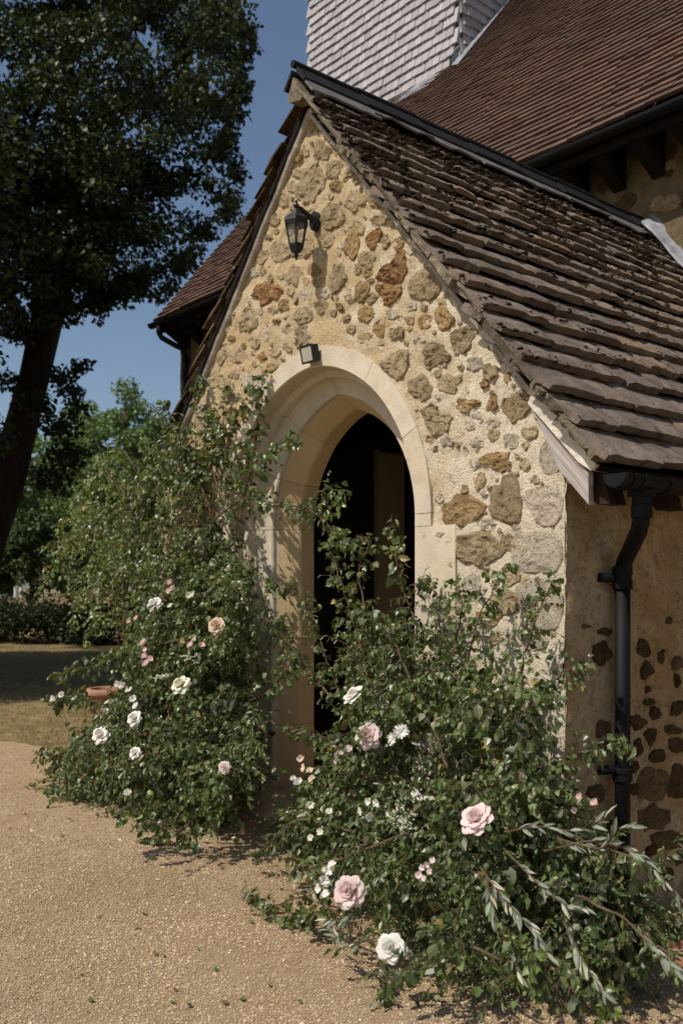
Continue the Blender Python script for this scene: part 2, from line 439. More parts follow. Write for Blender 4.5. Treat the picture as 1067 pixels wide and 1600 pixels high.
def pebbles():
    P = []; S = []
    for n, (f0, f1), (s0, s1) in ((115000, (2.75, 4.8), (.0018, .0052)), (36000, (4.4, 7.4), (.0027, .0058)), (900, (2.8, 6.5), (.0055, .0105))):
        f = np.sqrt(rng.uniform(f0 ** 2, f1 ** 2, n)); u = rng.uniform(-.42, .42, n)
        p = CAM[None] + FWD[None] * f[:, None] + RIGHT[None] * (u * f)[:, None]
        P.append(p); S.append(s0 + (s1 - s0) * rng.random(n) ** 2.2)
    P = np.concatenate(P); S = np.concatenate(S)
    k = is_gravel(P[:, 0] - .05, P[:, 1]) & (P[:, 1] < .0)
    bare = np.array([mn.fractal(Vector((p[0] * 2.2, p[1] * 2.2, 9.)), 1., 2., 4) for p in P])
    k &= bare + rng.uniform(-.8, .8, len(P)) > -.60; P = P[k]; S = S[k]
    P[:, 2] = gz(P[:, 0], P[:, 1]) + .009
    n = len(P); a = rng.uniform(0, 6.28, n)
    sc = np.stack([S * rng.uniform(.8, 1.5, n), S * rng.uniform(.7, 1.1, n), S * rng.uniform(.6, 1.1, n)], 1)
    L = OCT_V[None] * sc[:, None] * rng.uniform(.75, 1.25, (n, 6, 1))
    c, s = np.cos(a)[:, None], np.sin(a)[:, None]
    V = np.stack([L[..., 0] * c - L[..., 1] * s, L[..., 0] * s + L[..., 1] * c, L[..., 2] + L[..., 0] * rng.uniform(-.3, .3, (n, 1))], 2) + P[:, None]
    F = OCT_F[None] + (np.arange(n) * 6)[:, None, None]
    base = np.array([(.53, .395, .25), (.46, .335, .205), (.60, .47, .325), (.35, .235, .135), (.30, .23, .165), (.70, .60, .465), (.50, .325, .18)])
    c = base[rng.choice(7, n, p=[.29, .25, .17, .10, .06, .06, .07])] * rng.uniform(.72, 1.14, (n, 1))
    tone = np.array([mn.fractal(Vector((p[0] * 1.3, p[1] * 1.3, 4.)), 1., 2., 4) for p in P])
    c = c * (1.04 + .22 * np.clip(tone, -1, 1))[:, None]
    tag(np_mesh('gravel_pebbles', V.reshape(-1, 3), F.reshape(-1, 3), 'pebble', np.repeat(c, 6, 0)),
        'loose honey coloured gravel pebbles scattered over the forecourt', 'gravel', kind='stuff')
pebbles()
def grass():
    n = 60000
    f = np.sqrt(rng.uniform(5.2 ** 2, 20 ** 2, n)); u = rng.uniform(-.47, -.1, n)
    p = CAM[None] + FWD[None] * f[:, None] + RIGHT[None] * (u * f)[:, None]
    k = ~is_gravel(p[:, 0] + rng.uniform(-.15, .15, n), p[:, 1]) & (p[:, 0] < -1.9) & ~((p[:, 0] > -6.9) & (p[:, 1] > 3.1))
    dens = np.sin(p[:, 0] * 1.7) * np.sin(p[:, 1] * 2.3 + 1) + rng.uniform(-1.2, 1.2, n)
    k &= dens > -.5
    p = p[k]; n = len(p); p[:, 2] = gz(p[:, 0], p[:, 1]) + .002
    h = rng.uniform(.012, .042, n); w = rng.uniform(.003, .006, n); a = rng.uniform(0, 6.28, n); le = rng.uniform(-.03, .03, (n, 2))
    d = np.stack([np.cos(a), np.sin(a), 0 * a], 1) * w[:, None]
    tip = p + np.concatenate([le, h[:, None]], 1)
    V = np.stack([p - d, p + d, tip], 1).reshape(-1, 3); F = np.arange(3 * n).reshape(n, 3)
    g = np.array([(.15, .125, .05), (.25, .19, .09), (.34, .255, .135), (.10, .10, .035)])
    c = g[rng.choice(4, n, p=[.3, .3, .25, .15])] * rng.uniform(.8, 1.1, (n, 1))
    tag(np_mesh('grass', V, F, 'leaf_tree', np.repeat(c, 3, 0)), 'short dry grass blades on the churchyard lawn', 'grass', kind='stuff')
grass()

# ================================================================== PORCH
PHI = math.radians(49.4); CP, SP, TP = math.cos(PHI), math.sin(PHI), math.tan(PHI)
ZR = 4.2; HW = 1.655; NW = -.098; YB = 3.2; SMAX = 2.965
def rp(s, n, side=1): return (side * (s * CP + n * SP), ZR - s * SP + n * CP)
def hw_at(z): return min(HW, max(.0, (ZR - z) / TP + NW / SP))
porch = thing('church_porch', (0, 1.6, 0), 'gabled rubble stone porch with pointed arch and mossy stone slab roof', 'porch')

ARCH = [  # half span a, centre offset c, y   (profile from the face inwards)
    (.905, .05, .06), (.905, .05, -.012), (.80, .05, -.012), (.793, .05, -.003), (.79, .055, .088), (.742, .065, .094), (.735, .07, .108), (.728, .075, .135), (.70, .085, .158),
    (.655, .105, .172), (.612, .125, .176), (.604, .128, .184), (.60, .132, .205), (.515, .165, .31), (.51, .166, .325), (.51, .166, .42)]
ZS = 1.80
def arch_pt(a, c, t):
    """t in 0..1 spring to apex, right side"""
    R = a + c; th = math.acos(c / R) * t; return (-c + R * math.cos(th), ZS + R * math.sin(th))
def in_arch(x, z, a=.86, c=.05):
    x = abs(x)
    if z < ZS: return x < a
    return (x + c) ** 2 + (z - ZS) ** 2 < (a + c) ** 2

# -- stones of the front, surveyed on the wall plane
ST = """485 177 8 14 15 o;497 189 10 16 20 o;519 202 9 12 -30 o;473 208 9 13 10 t;503 236 13 17 10 g;478 236 6 10 0 t;464 245 7 9 0 o;468 270 13 9 -10 t;488 290 18 31 25 g;520 265 12 16 25 t;527 232 9 11 0 t;541 239 7 12 30 o;553 259 12 17 30 g;557 281 8 8 0 t;526 290 12 12 0 o;457 292 7 10 0 t;441 311 11 14 0 t;520 340 18 24 15 g;555 313 16 19 20 t;592 311 14 16 0 o;594 343 13 7 -5 t;428 344 12 8 -20 g;455 337 5 6 0 r;553 355 17 14 0 t;618 347 10 12 0 g;551 381 12 22 5 o;585 373 9 17 20 r;574 406 12 13 0 t;652 386 8 9 30 t;602 377 8 9 0 g;437 391 16 17 0 t;416 457 24 17 -15 r;373 459 6 10 0 o;387 502 17 20 10 g;445 477 9 10 0 o;464 471 4 7 0 d;440 432 5 5 0 t;460 430 13 17 10 t;528 434 17 26 10 g;505 514 19 23 5 g;472 527 14 17 0 g;434 502 5 5 0 o;531 479 7 7 0 o;542 497 7 5 -20 g;417 523 6 10 15 p;398 535 10 10 0 t;373 556 14 13 0 t;410 558 7 8 -20 r;362 528 6 5 0 o;348 556 8 14 15 t;548 533 13 9 -15 o;566 454 11 18 10 o;581 466 6 8 10 g;573 490 13 12 0 o;620 520 13 9 -25 g;570 527 11 8 0 t;583 551 12 7 -20 o;694 496 15 18 0 o;723 529 18 18 0 g;737 491 14 9 10 p;678 555 24 19 -15 g;754 516 6 9 25 t;772 541 8 9 0 o;657 605 20 23 0 g;702 599 18 14 0 t;741 568 15 13 0 p;729 632 20 12 -5 o;770 626 8 17 5 o;673 645 15 13 0 g;766 582 12 12 0 g;758 600 9 8 0 o;809 637 21 28 5 g;684 661 22 20 0 g;796 590 6 9 15 o;814 587 6 8 -10 o;800 687 14 13 0 p;698 737 28 31 -8 o;774 719 24 13 -5 o;790 728 10 10 0 o;749 752 8 14 10 t;794 784 33 36 0 g;722 798 33 25 -10 o;745 857 37 27 5 g;790 938 22 20 0 t;698 906 12 7 0 t;337 663 14 12 0 t;353 622 10 9 0 t;330 620 8 12 20 p;312 668 9 14 10 t;320 720 14 17 0 o;350 705 10 13 0 g;365 585 9 9 0 t;300 740 12 12 0 t;345 760 15 12 0 g;310 800 14 16 0 o;765 965 20 14 0 o;842 640 12 14 20 p;700 690 12 9 0 p;745 690 12 10 0 p;640 500 8 7 0 t;612 490 8 10 0 p;655 530 9 7 0 p;560 420 7 10 0 t;535 385 6 8 0 p;500 395 8 10 0 p;480 460 9 9 0 p;410 400 9 12 0 t;395 425 9 9 0 p;430 550 9 7 0 t;690 570 7 6 0 p;770 660 10 8 0 p;735 665 9 8 0 p"""
POLY = [('r', [(632, 384), (639, 400), (637, 437), (622, 444), (600, 440), (586, 436), (598, 420), (618, 402)]),
        ('r', [(585, 443), (627, 446), (632, 456), (622, 467), (606, 479), (595, 474), (597, 463), (586, 451)]),
        ('g', [(641, 434), (660, 419), (686, 412), (693, 425), (690, 455), (673, 473), (650, 469), (637, 458)]),
        ('t', [(598, 561), (620, 546), (640, 543), (640, 560), (635, 583), (622, 597), (607, 586), (593, 575)]),
        ('p', [(796, 832), (840, 828), (877, 830), (878, 896), (840, 897), (798, 893)]),
        ('p', [(806, 768), (878, 750), (878, 822), (842, 824), (830, 800)]),
        ('p', [(846, 690), (877, 668), (878, 742), (848, 744), (842, 716)]),
        ('p', [(800, 904), (878, 900), (879, 985), (846, 990), (812, 970)])]
def smooth_closed(P, k=3):
    P = np.array(P, float)
    for _ in range(k - 1):
        Q = np.empty((len(P) * 2, 2)); N = np.roll(P, -1, 0); Q[0::2] = .75 * P + .25 * N; Q[1::2] = .25 * P + .75 * N; P = Q
    return P
def front_d(x, z): return nz(x, 0, z, 5.) * .013 + nz(x, 3, z, 13.) * .010 + nz(x, 5, z, 40.) * .006
def side_d(y, z): return nz(y, 7, z, 4.) * .012 + nz(y, 3, z, 15.) * .007 + nz(y, 9, z, 45.) * .004
def stone_obj(outline, plane, col, parent, proud, rough=1., relief=None):
    """outline: (k,2) in-plane coords; plane('Y' or 'X', offset)."""
    c = outline.mean(0); k = len(outline); vs = []; fs = []
    rad = np.linalg.norm(outline - c, axis=1).mean(); sd = random.uniform(0, 99)
    rings = [(1.03, -.02), (1.0, -.002), (.94, proud * .75), (.82, proud * .95), (.62, proud), (.42, proud), (.2, proud)]
    def put(a, b, h):
        if relief: h = h + .75 * relief(a, b)
        if plane[0] == 'Y': return (a, plane[1] - h, b)
        return (plane[1] + h, a, b)
    for ri, (sc, h) in enumerate(rings):
        for q in outline:
            p = c + (q - c) * sc
            d = nz(p[0], p[1], sd, 18.) * .009 * rough + nz(p[0], p[1], sd, 46., 7) * .009 * rough
            w = .010 * rough * nz(p[0], p[1], sd, 40., 3) if ri in (1, 2) else 0
            vs.append(put(p[0] + w, p[1] + w * .7, h + (d if ri > 1 else d * .35)))
    vs.append(put(c[0], c[1], proud + nz(c[0], c[1], sd, 18.) * .010 * rough))
    for r in range(len(rings) - 1):
        for i in range(k):
            a = r * k + i; b = r * k + (i + 1) % k; fs.append((a, b, b + k, a + k))
    L = (len(rings) - 1) * k
    for i in range(k): fs.append((L + i, L + (i + 1) % k, len(vs) - 1))
    me = bpy.data.meshes.new('stone'); cc = Vector(put(c[0], c[1], 0))
    me.from_pydata([tuple(Vector(v) - cc) for v in vs], [], fs); me.materials.append(M['stone_' + col])
    if plane[0] == 'X': me.flip_normals()
    inst('stone', me, Matrix.Translation(cc), parent)
def ell(cx, cy, rx, ry, rot, rough=.24, k=18):
    a = math.radians(rot); sd = random.uniform(0, 50); out = []
    for i in range(k):
        th = 2 * math.pi * i / k; r = 1 + rough * mn.noise(Vector((math.cos(th) * 1.6 + sd, math.sin(th) * 1.6, sd))) * 2.0 + rough * .55 * mn.noise(Vector((math.cos(th) * 4 + sd, math.sin(th) * 4, sd + 9)))
        x, y = rx * r * math.cos(th), ry * r * math.sin(th)
        out.append((cx + x * math.cos(a) - y * math.sin(a), cy + x * math.sin(a) + y * math.cos(a)))
    return out

def front_wall():
    nu, zs = 150, np.concatenate([np.linspace(-.1, 2.118, 84), np.linspace(2.14, 4.048, 80)])
    vs = []; ok = []
    for z in zs:
        w = hw_at(z)
        for i in range(nu + 1):
            u = -1 + 2 * i / nu; x = u * w
            edge = max(0, 1 - (HW - abs(x)) / .03)
            d = nz(x, 0, z, 5.) * .013 + nz(x, 3, z, 13.) * .010 + nz(x, 5, z, 40.) * .006
            if z < 2.1 and abs(u) > .999: x += .008 * nz(1, 2, z, 30.) * u
            vs.append((x, -d + edge * .008, z)); ok.append(in_arch(x, z))
    fs = []; n1 = nu + 1
    for r in range(len(zs) - 1):
        for i in range(nu):
            q = (r * n1 + i, r * n1 + i + 1, (r + 1) * n1 + i + 1, (r + 1) * n1 + i)
            if not all(ok[j] for j in q): fs.append(q)
    m = MB(); m.v = vs; m.f = fs
    w = m.build('front_wall', 'front_mortar', porch, smooth=True)
    todo = []
    for row in ST.split(';'):
        cx, cy, rx, ry, rot, col = row.split(); todo.append((float(cx), float(cy), float(rx), float(ry), float(rot), col))
    taken = [(a[0], a[1], max(a[2], a[3])) for a in todo]
    for c, pl in POLY:
        P = smooth_closed(pl, 3); Q = np.array([onY(x, y)[[0, 2]] for x, y in P])
        taken.append((P[:, 0].mean(), P[:, 1].mean(), 36))
        stone_obj(Q[::-1], ('Y', 0.), c, w, .006 if c == 'p' else .014, .25 if c == 'p' else (1.3 if c == 'r' else .7), front_d)
    for (cx, cy, rx, ry, rot, col) in todo:
        Q = np.array([onY(x, y)[[0, 2]] for x, y in ell(cx, cy, rx, ry, rot)])
        if any(in_arch(a, b, .91) for a, b in Q): continue
        stone_obj(Q[::-1], ('Y', 0.), col, w, {'p': .005, 't': .007, 'd': .004}.get(col, .010), 1. if col in 'ogr' else .6, front_d)
    ells = [(a[0], a[1], a[2], a[3]) for a in todo] + [(a, b, 30, 30) for a, b, c in taken if c == 36]
    k = 0; tries = 0
    while k < 160 and tries < 30000:      # packing stones between the surveyed ones, large gaps first
        tries += 1
        r = max(3.6, 21 - tries / 800.) * random.uniform(.8, 1.1); ry = r * random.uniform(.8, 1.35)
        cx, cy = random.uniform(285, 872), random.uniform(170, 1000)
        if any(((cx - a) / (c + r + 1.2)) ** 2 + ((cy - b) / (d + ry + 1.2)) ** 2 < .92 for a, b, c, d in ells): continue
        x, _, z = onY(cx, cy)
        if in_arch(x, z, .92 + r * .0035) or abs(x) > hw_at(z) - .03 - r * .003: continue
        if x > .95 and random.random() < .55: continue
        ells.append((cx, cy, r, ry)); k += 1
        Q = np.array([onY(a, b)[[0, 2]] for a, b in ell(cx, cy, r, ry, random.uniform(-40, 40), .2, k=14 if r > 7 else 9)])
        stone_obj(Q[::-1], ('Y', 0.), random.choice('ttopgtpto' if x < .9 else 'ppttg'), w, random.uniform(.004, .009), .8, front_d)
    return w
front_wall()

def arch():
    m = MB()
    def piece(side, path, outer, name='arch_stone'):
        """path: list of functions -> (x,z) per profile point"""
        m = MB(); prof = [list(p) for p in ARCH]; n = len(prof); vs = []; fs = []
        for st in path:
            for j, (a, c, y) in enumerate(prof):
                if st[0] == 'j':
                    x, z = (outer if j < 2 else a), st[1]
                else: x, z = arch_pt(a, c, st[1])
                vs.append((side * x, y + (.0012 * random.uniform(-1, 1)), z))
        k = len(path)
        for r in range(k - 1):
            for j in range(n - 1):
                q = (r * n + j, r * n + j + 1, (r + 1) * n + j + 1, (r + 1) * n + j); fs.append(q if side > 0 else q[::-1])
        fs.append(tuple(range(n)) if side < 0 else tuple(range(n))[::-1]); e = tuple(range((k - 1) * n, k * n)); fs.append(e[::-1] if side < 0 else e)
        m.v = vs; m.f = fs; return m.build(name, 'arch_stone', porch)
    g = .0014
    for side in (1, -1):
        zc = [.12, .62, 1.14, 1.80] if side < 0 else [.12, .5, .95, 1.36, 1.74, 1.80]
        outs = [.93, 1.0, .93] if side < 0 else [.94, 1.05, .93, 1.06, .905]
        for i in range(len(zc) - 1):
            piece(side, [('j', zc[i] + g), ('j', zc[i + 1] - g)], outs[i])
        ts = [0, .30, .63, 1.0]
        for i in range(3):
            a, b = ts[i] + g, ts[i + 1] - g
            piece(side, [('a', a + (b - a) * q / 8) for q in range(9)], 0)
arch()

def side_wall():
    ny, nzz = 110, 90; vs = []; fs = []
    for r in range(nzz + 1):
        z = -.1 + r / nzz * 2.22
        for i in range(ny + 1):
            y = .006 + i / ny * 3.19
            d = nz(y, 7, z, 4.) * .012 + nz(y, 3, z, 15.) * .007 + nz(y, 9, z, 45.) * .004
            e = max(0, 1 - y / .05)
            vs.append((HW + d * (1 - e) - .004 * e, y, z))
    for r in range(nzz):
        for i in range(ny):
            a = r * (ny + 1) + i; fs.append((a, a + 1, a + ny + 2, a + ny + 1))
    m = MB(); m.v = vs; m.f = fs; w = m.build('side_wall', 'side_render', porch, smooth=True)
    S = """943 987 11 6 0;938 1022 12 21 15;912 979 6 4 0;1003 1013 10 14 -10;1030 1026 6 10 5;1056 1036 9 12 20;1009 1046 10 14 15;1056 1064 5 12 0;1011 1077 4 5 0;1013 1098 9 6 0;1022 1114 9 11 0;1055 1107 9 15 25;993 1127 13 12 0;1015 1151 9 12 -10;995 1168 8 14 0;1025 1182 11 12 30;1048 1140 12 8 0;1056 1164 14 12 0;941 1140 11 15 0;940 1168 9 13 0;991 1199 6 10 0;1020 1225 23 31 20;1057 1221 16 29 0;1017 1278 26 20 -5;954 1298 10 15 0;1040 1312 26 16 0;992 1232 7 9 0;1017 1330 10 10 0;1056 1341 10 10 0;985 1345 12 10 0;930 1240 12 14 0;920 1300 14 15 0;1035 1365 14 12 0;965 1350 9 9 0;905 1345 12 12 0;1043 970 4 6 0;1090 1010 12 14 0;1100 1060 14 16 0;1095 1120 16 18 0;1105 1180 14 20 0;1120 1240 22 24 0;1090 1300 16 18 0"""
    for row in S.split(';'):
        cx, cy, rx, ry, rot = map(float, row.split())
        Q = np.array([onX(x, y, HW)[[1, 2]] for x, y in ell(cx, cy, rx, ry, rot, .2)])
        stone_obj(Q, ('X', HW), random.choice('ddddk'), w, .013, .9, side_d)
    for k in range(70):
        y, z = random.uniform(1.15, 3.05), random.uniform(.05, 1.35) ** 1.0; r = random.uniform(.025, .085)
        Q = np.array(ell(y, z, r * random.uniform(.7, 1.2), r, random.uniform(-30, 30), .22)); stone_obj(Q, ('X', HW), random.choice('dddo'), w, .010, .6, side_d)
    m = MB(); m.box((-HW - .0, .01, -.1), (-HW + .3, YB, 2.1)); m.build('left_wall', 'side_render', porch)
side_wall()

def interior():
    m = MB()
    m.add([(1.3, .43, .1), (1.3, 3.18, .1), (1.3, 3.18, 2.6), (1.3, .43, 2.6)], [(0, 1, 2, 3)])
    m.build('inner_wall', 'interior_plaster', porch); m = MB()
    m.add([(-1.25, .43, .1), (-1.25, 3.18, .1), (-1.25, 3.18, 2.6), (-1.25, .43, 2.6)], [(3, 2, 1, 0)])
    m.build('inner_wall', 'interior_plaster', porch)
    m = MB(); m.box((-1.6, .2, .0), (1.6, 3.18, .215)); m.build('porch_floor', 'step_stone', porch)
    for y in (.9, 2.2):
        m = MB(); m.box((-1.24, y, 2.38), (1.24, y + .16, 2.56)); m.build('tie_beam', 'dark_wood', porch)
        for s in (-1, 1):
            m = MB(); a = rp(.15, -.2, s); b = rp(2.3, -.2, s); c = rp(2.3, -.32, s); d = rp(.15, -.32, s)
            m.prism_y([a, b, c, d][::s], y + .02, y + .14); m.build('inner_rafter', 'dark_wood', porch)
    m = MB(); m.box((-.72, -.16, .02), (.72, .33, .262)); m.build('door_step', 'step_stone', porch)
interior()

def roof():
    # deck under the slabs
    deck = MB()
    for s in (-1, 1):
        a, b, c, d = rp(0.02, -.07, s), rp(SMAX - .03, -.07, s), rp(SMAX - .03, -.10, s), rp(.02, -.10, s)
        deck.prism_y([a, b, c, d][::s], -.04, YB + .3)
    dk = deck.build('roof', 'dark_wood', porch)
    # courses, wide at the eaves and narrowing to the ridge
    ex = []; s = SMAX
    while s > .22:
        t = 1 - s / SMAX; e = .205 * (1 - t) + .098 * t; ex.append((s, e)); s -= e
    stuff = MB()
    for ri, (s0, e) in enumerate(ex):
        t = ri / len(ex)
        for side in (1, -1):
            y = -.10 + random.uniform(-.016, .012) if side > 0 else -.062 + random.uniform(-.02, .018)
            while y < YB + .15:
                w = random.uniform(.26, .52) * (1 - .4 * t); y1 = min(y + w, YB + .2); L = e + .09
                th = random.uniform(.040, .054) * (1 - .3 * t); js = random.uniform(-.010, .010); th = th if side > 0 else th * .5; tilt = random.uniform(-.006, .010)
                nx, ns = (7, 5) if side > 0 else (2, 2); vs = []; fs = []; sd = random.uniform(0, 99)
                yo = (y + y1) / 2; so = s0
                for layer in (0, 1):
                    for j in range(ns + 1):
                        for i in range(nx + 1):
                            v = j / ns; u = i / nx
                            ss = s0 + js - v * L + tilt * (u - .5)
                            yy = y + .004 + u * (y1 - y - .008)
                            if j == 0: ss += .009 * nz(yy, sd, 0, 9.) + .006 * nz(yy, sd, 4, 34.)
                            if i in (0, nx): yy += .006 * nz(ss, sd, 9, 25.)
                            top = .022 + tilt - v * (.062 + th * .4)
                            n = top + .005 * nz(yy, ss, sd, 8.) + .005 * nz(yy, ss, sd, 30.)
                            if j == 0: n -= .010
                            if i in (0, nx): n -= .005
                            if layer: n = top - th + .004 * nz(yy, ss, sd, 20.)
                            x, z = rp(ss, n, side); vs.append((x, yy, z))
                N = (nx + 1) * (ns + 1); n1 = nx + 1
                for j in range(ns):
                    for i in range(nx):
                        a = j * n1 + i; fs.append((a, a + 1, a + n1 + 1, a + n1))
                        if j == 0: fs.append((N + a + n1, N + a + n1 + 1, N + a + 1, N + a))
                for i in range(nx): fs.append((i + 1, i, N + i, N + i + 1))
                for j in range(ns):
                    a = j * n1; fs.append((a, a + n1, N + a + n1, N + a)); b = j * n1 + nx; fs.append((b + n1, b, N + b, N + b + n1))
                if side < 0: fs = [f[::-1] for f in fs]; stuff.add(vs, fs)
                else:
                    x0, z0 = rp(so, 0, side); cc = Vector((x0, yo, z0))
                    me = bpy.data.meshes.new('stone_slab'); me.from_pydata([tuple(Vector(v) - cc) for v in vs], [], fs); me.materials.append(M['roof_slab'])
                    inst('stone_slab', me, Matrix.Translation(cc), dk)
                y = y1
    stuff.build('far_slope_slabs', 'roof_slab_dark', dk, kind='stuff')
    # moss cushions on the butts, thick near the ridge and verge
    V = []; F = []; nb = 0
    import bmesh
    bm = bmesh.new(); bmesh.ops.create_icosphere(bm, subdivisions=1, radius=1.); iv = np.array([v.co[:] for v in bm.verts]); fi = np.array([[v.index for v in f.verts] for f in bm.faces]); bm.free()
    N = 11000
    for k in range(N):
        r = random.random(); s = SMAX - 2.72 * (1 - (1 - r) ** 1.9) if False else .25 + (SMAX - .3) * r ** 1.75
        y = random.uniform(-.13, YB)
        if random.random() < .12: y = -.13 + random.random() ** 2 * .25
        s0, e = min(ex, key=lambda q: abs(q[0] - s)); s = s0 + random.gauss(-.02, .02)
        dens = .5 + .5 * mn.noise(Vector((y * 1.7, s * 2.2, 3.)))
        if random.random() > (dens * 1.6 - .40) * (1.25 - 1.3 * s / SMAX): continue
        a = (.0045 + .013 * random.random() ** 2.2) * (1.2 - .5 * s / SMAX)
        x, z = rp(s, .012 - .006 * random.random())
        sc = np.array([a * random.uniform(.8, 1.4), a * random.uniform(.8, 2.0), a * random.uniform(.35, .7)])
        P = iv * sc * rng.uniform(.7, 1.3, (len(iv), 1)) + np.array([x, y, z]); V.append(P); F.append(fi + nb); nb += len(iv)
    np_mesh('moss', np.concatenate(V), np.concatenate(F), 'moss', parent=dk, smooth=True, kind='stuff')
    # ridge: dark angular tiles with lead flaps showing below
    y = -.125; k = 0
    while y < YB - .1:
        y1 = min(y + .45, YB); m = MB(); h = .007 * (k % 2)
        for s in (-1, 1):
            a, b = rp(-.005, .036 + h, s), rp(.105, .034 + h, s); c, d = rp(.105, .016 + h, s), rp(.01, .016 + h, s)
            m.prism_y([a, b, c, d][::s], y, y1 + .015)
        m.tube([(0, y - .01, ZR + .048 + h), (0, y1, ZR + .048 + h)], .02, 8)
        m.build('ridge_tile', 'ridge_dark', porch)
        m = MB()
        ys = np.linspace(y + .01, y1 + .05, 7)
        vs = []
        for q in ys:
            lo = .168 + .045 * mn.noise(Vector((q * 7, 1, 2))) + (.03 if k % 3 == 0 else 0)
            for s_, n_ in ((.09, .026), (.12, .025), (lo, .024 + .008 * (k % 2)), (lo, .012 + .008 * (k % 2)), (.10, .010)):
                x, z = rp(s_, n_); vs.append((x, q, z))
        fs = [(i * 5 + j, i * 5 + (j + 1) % 5, (i + 1) * 5 + (j + 1) % 5, (i + 1) * 5 + j) for i in range(6) for j in range(5)]
        fs += [(4, 3, 2, 1, 0), (30, 31, 32, 33, 34)]
        m.v = vs; m.f = fs; m.build('lead_flap', 'lead_pale', porch)
        y = y1; k += 1
    # abutment flashing against the nave wall
    m = MB(); pts = []
    for i in range(25):
        s = .05 + i / 24 * 2.9; x, z = rp(s, .04 + .012 * math.sin(s * 9)); pts.append((x, YB - .10 + .02 * math.sin(s * 5), z))
    V2 = []
    for (x, y, z) in pts:
        for dx, dy, dz in ((0, -.02, -.012), (.0, .0, .012), (.02, .08, .045), (.035, .115, .14), (.02, .13, .14), (-.02, .1, -.02)): V2.append((x + dx, y + dy, z + dz))
    m.v = V2; m.f = [(i * 6 + j, i * 6 + (j + 1) % 6, i * 6 + 6 + (j + 1) % 6, i * 6 + 6 + j) for i in range(24) for j in range(6)] + [(5, 4, 3, 2, 1, 0), tuple(range(144, 150))]
    m.build('lead_flashing', 'lead', porch, smooth=True)
    # verge: mortar fillet and the thin stones bedded under the slabs
    for side in (1, -1):
        m = MB(); vs = []; n = 70
        for i in range(n + 1):
            s = .0 + i / n * 2.72
            lo = -.135 - .022 * nz(s, side, 0, 5.) - .01 * nz(s, side, 3, 20.)
            for nn, yy in ((-.085, -.03), (lo * .93, -.028), (lo, -.012), (lo, .03), (-.085, .03)):
                x, z = rp(s, nn, side); vs.append((x, yy + .004 * nz(s, yy, 5, 9.), z))
        fs = [(i * 5 + j, i * 5 + (j + 1) % 5, (i + 1) * 5 + (j + 1) % 5, (i + 1) * 5 + j) for i in range(n) for j in range(5)]
        if side > 0: fs = [f[::-1] for f in fs]
        m.v = vs; m.f = fs; m.build('verge_mortar', 'mortar_grey', porch, smooth=True)
        s = .08
        while s < SMAX - .07:
            L = .035 + .26 * random.random() ** 2 if side > 0 else random.uniform(.16, .3); L = min(L, SMAX - .03 - s); m = MB()
            y0 = (-.124 if side > 0 else -.035) + random.uniform(-.016, .012); hh = random.uniform(.010, .034); dn = random.uniform(-.004, .012) if side > 0 else -.01
            vs = []
            for q in range(4):
                ss = s + .005 + (L - .01) * q / 3
                for nn, yy in ((-.036, y0), (-.036 - hh, y0 + .006), (-.036 - hh, .02), (-.036, .02)):
                    x, z = rp(ss, nn + dn + .004 * nz(ss, nn, 1, 40.), side); vs.append((x, yy + .01 * nz(ss, yy, nn * 30, 30.), z))
            fs = [(i * 4 + j, i * 4 + (j + 1) % 4, (i + 1) * 4 + (j + 1) % 4, (i + 1) * 4 + j) for i in range(3) for j in range(4)] + [(3, 2, 1, 0), (12, 13, 14, 15)]
            if side < 0: fs = [f[::-1] for f in fs]
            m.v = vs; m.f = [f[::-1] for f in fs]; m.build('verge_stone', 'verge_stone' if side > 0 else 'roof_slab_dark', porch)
            s += L
    # apex stone under the ridge
    m = MB(); m.prism_y([rp(.14, -.03, -1), rp(.0, -.02, 1), rp(.16, -.03, 1), rp(.15, -.07, 1), (0, ZR - .15), rp(.13, -.07, -1)][::-1], -.12, -.02)
    m.build('apex_stone', 'verge_stone', porch)
    # barge foot: pale mortar wedge and weathered oak board closing the eaves
    m = MB(); P = [rp(2.47, -.074), rp(2.93, -.074), rp(2.93, -.105), rp(2.86, -.125), rp(2.49, -.14)]
    m.prism_y(P[::-1], -.062, .05); m.build('eaves_mortar', 'mortar_pale', porch)
    m = MB(); P = [rp(2.50, -.14), rp(2.915, -.125), (rp(2.915, -.125)[0] + .002, 1.775), (1.805, 1.775), (1.663, 1.925)]
    m.prism_y(P[::-1], -.045, -.012); m.build('eaves_board', 'weathered_oak', porch)
    y = .02
    while y < YB - .1:
        m = MB(); m.prism_y([rp(2.45, -.102), rp(2.915, -.102), (1.862, 1.78), (1.80, 1.78), (1.60, 1.98)][::-1], y, y + .11)
        m.build('rafter_end', 'rafter_wood', porch); y += .43
    # gutter
    m = MB(); gx, gzv, r = 1.955, 1.882, .056; n = 9; A = [math.pi + math.pi * i / (n - 1) for i in range(n)]
    prof = [(gx + r * math.cos(a), gzv + r * math.sin(a)) for a in A] + [(gx + (r - .006) * math.cos(a), gzv + (r - .006) * math.sin(a)) for a in A[::-1]]
    m.prism_y(prof, -.09, YB - .02)
    m.prism_y([(gx + (r - .004) * math.cos(a), gzv + (r - .004) * math.sin(a)) for a in A], -.094, -.088)
    gut = m.build('gutter', 'black_plastic', porch)
    for y in (-.04, .03, .22, .75, 1.5, 2.3, 3.0):
        m = MB(); R2 = r + .006
        m.prism_y([(gx + R2 * math.cos(a), gzv + R2 * math.sin(a)) for a in A] + [(gx + (R2 - .007) * math.cos(a), gzv + (R2 - .007) * math.sin(a)) for a in A[::-1]], y, y + .025)
        m.build('gutter_bracket', 'black_plastic', gut)
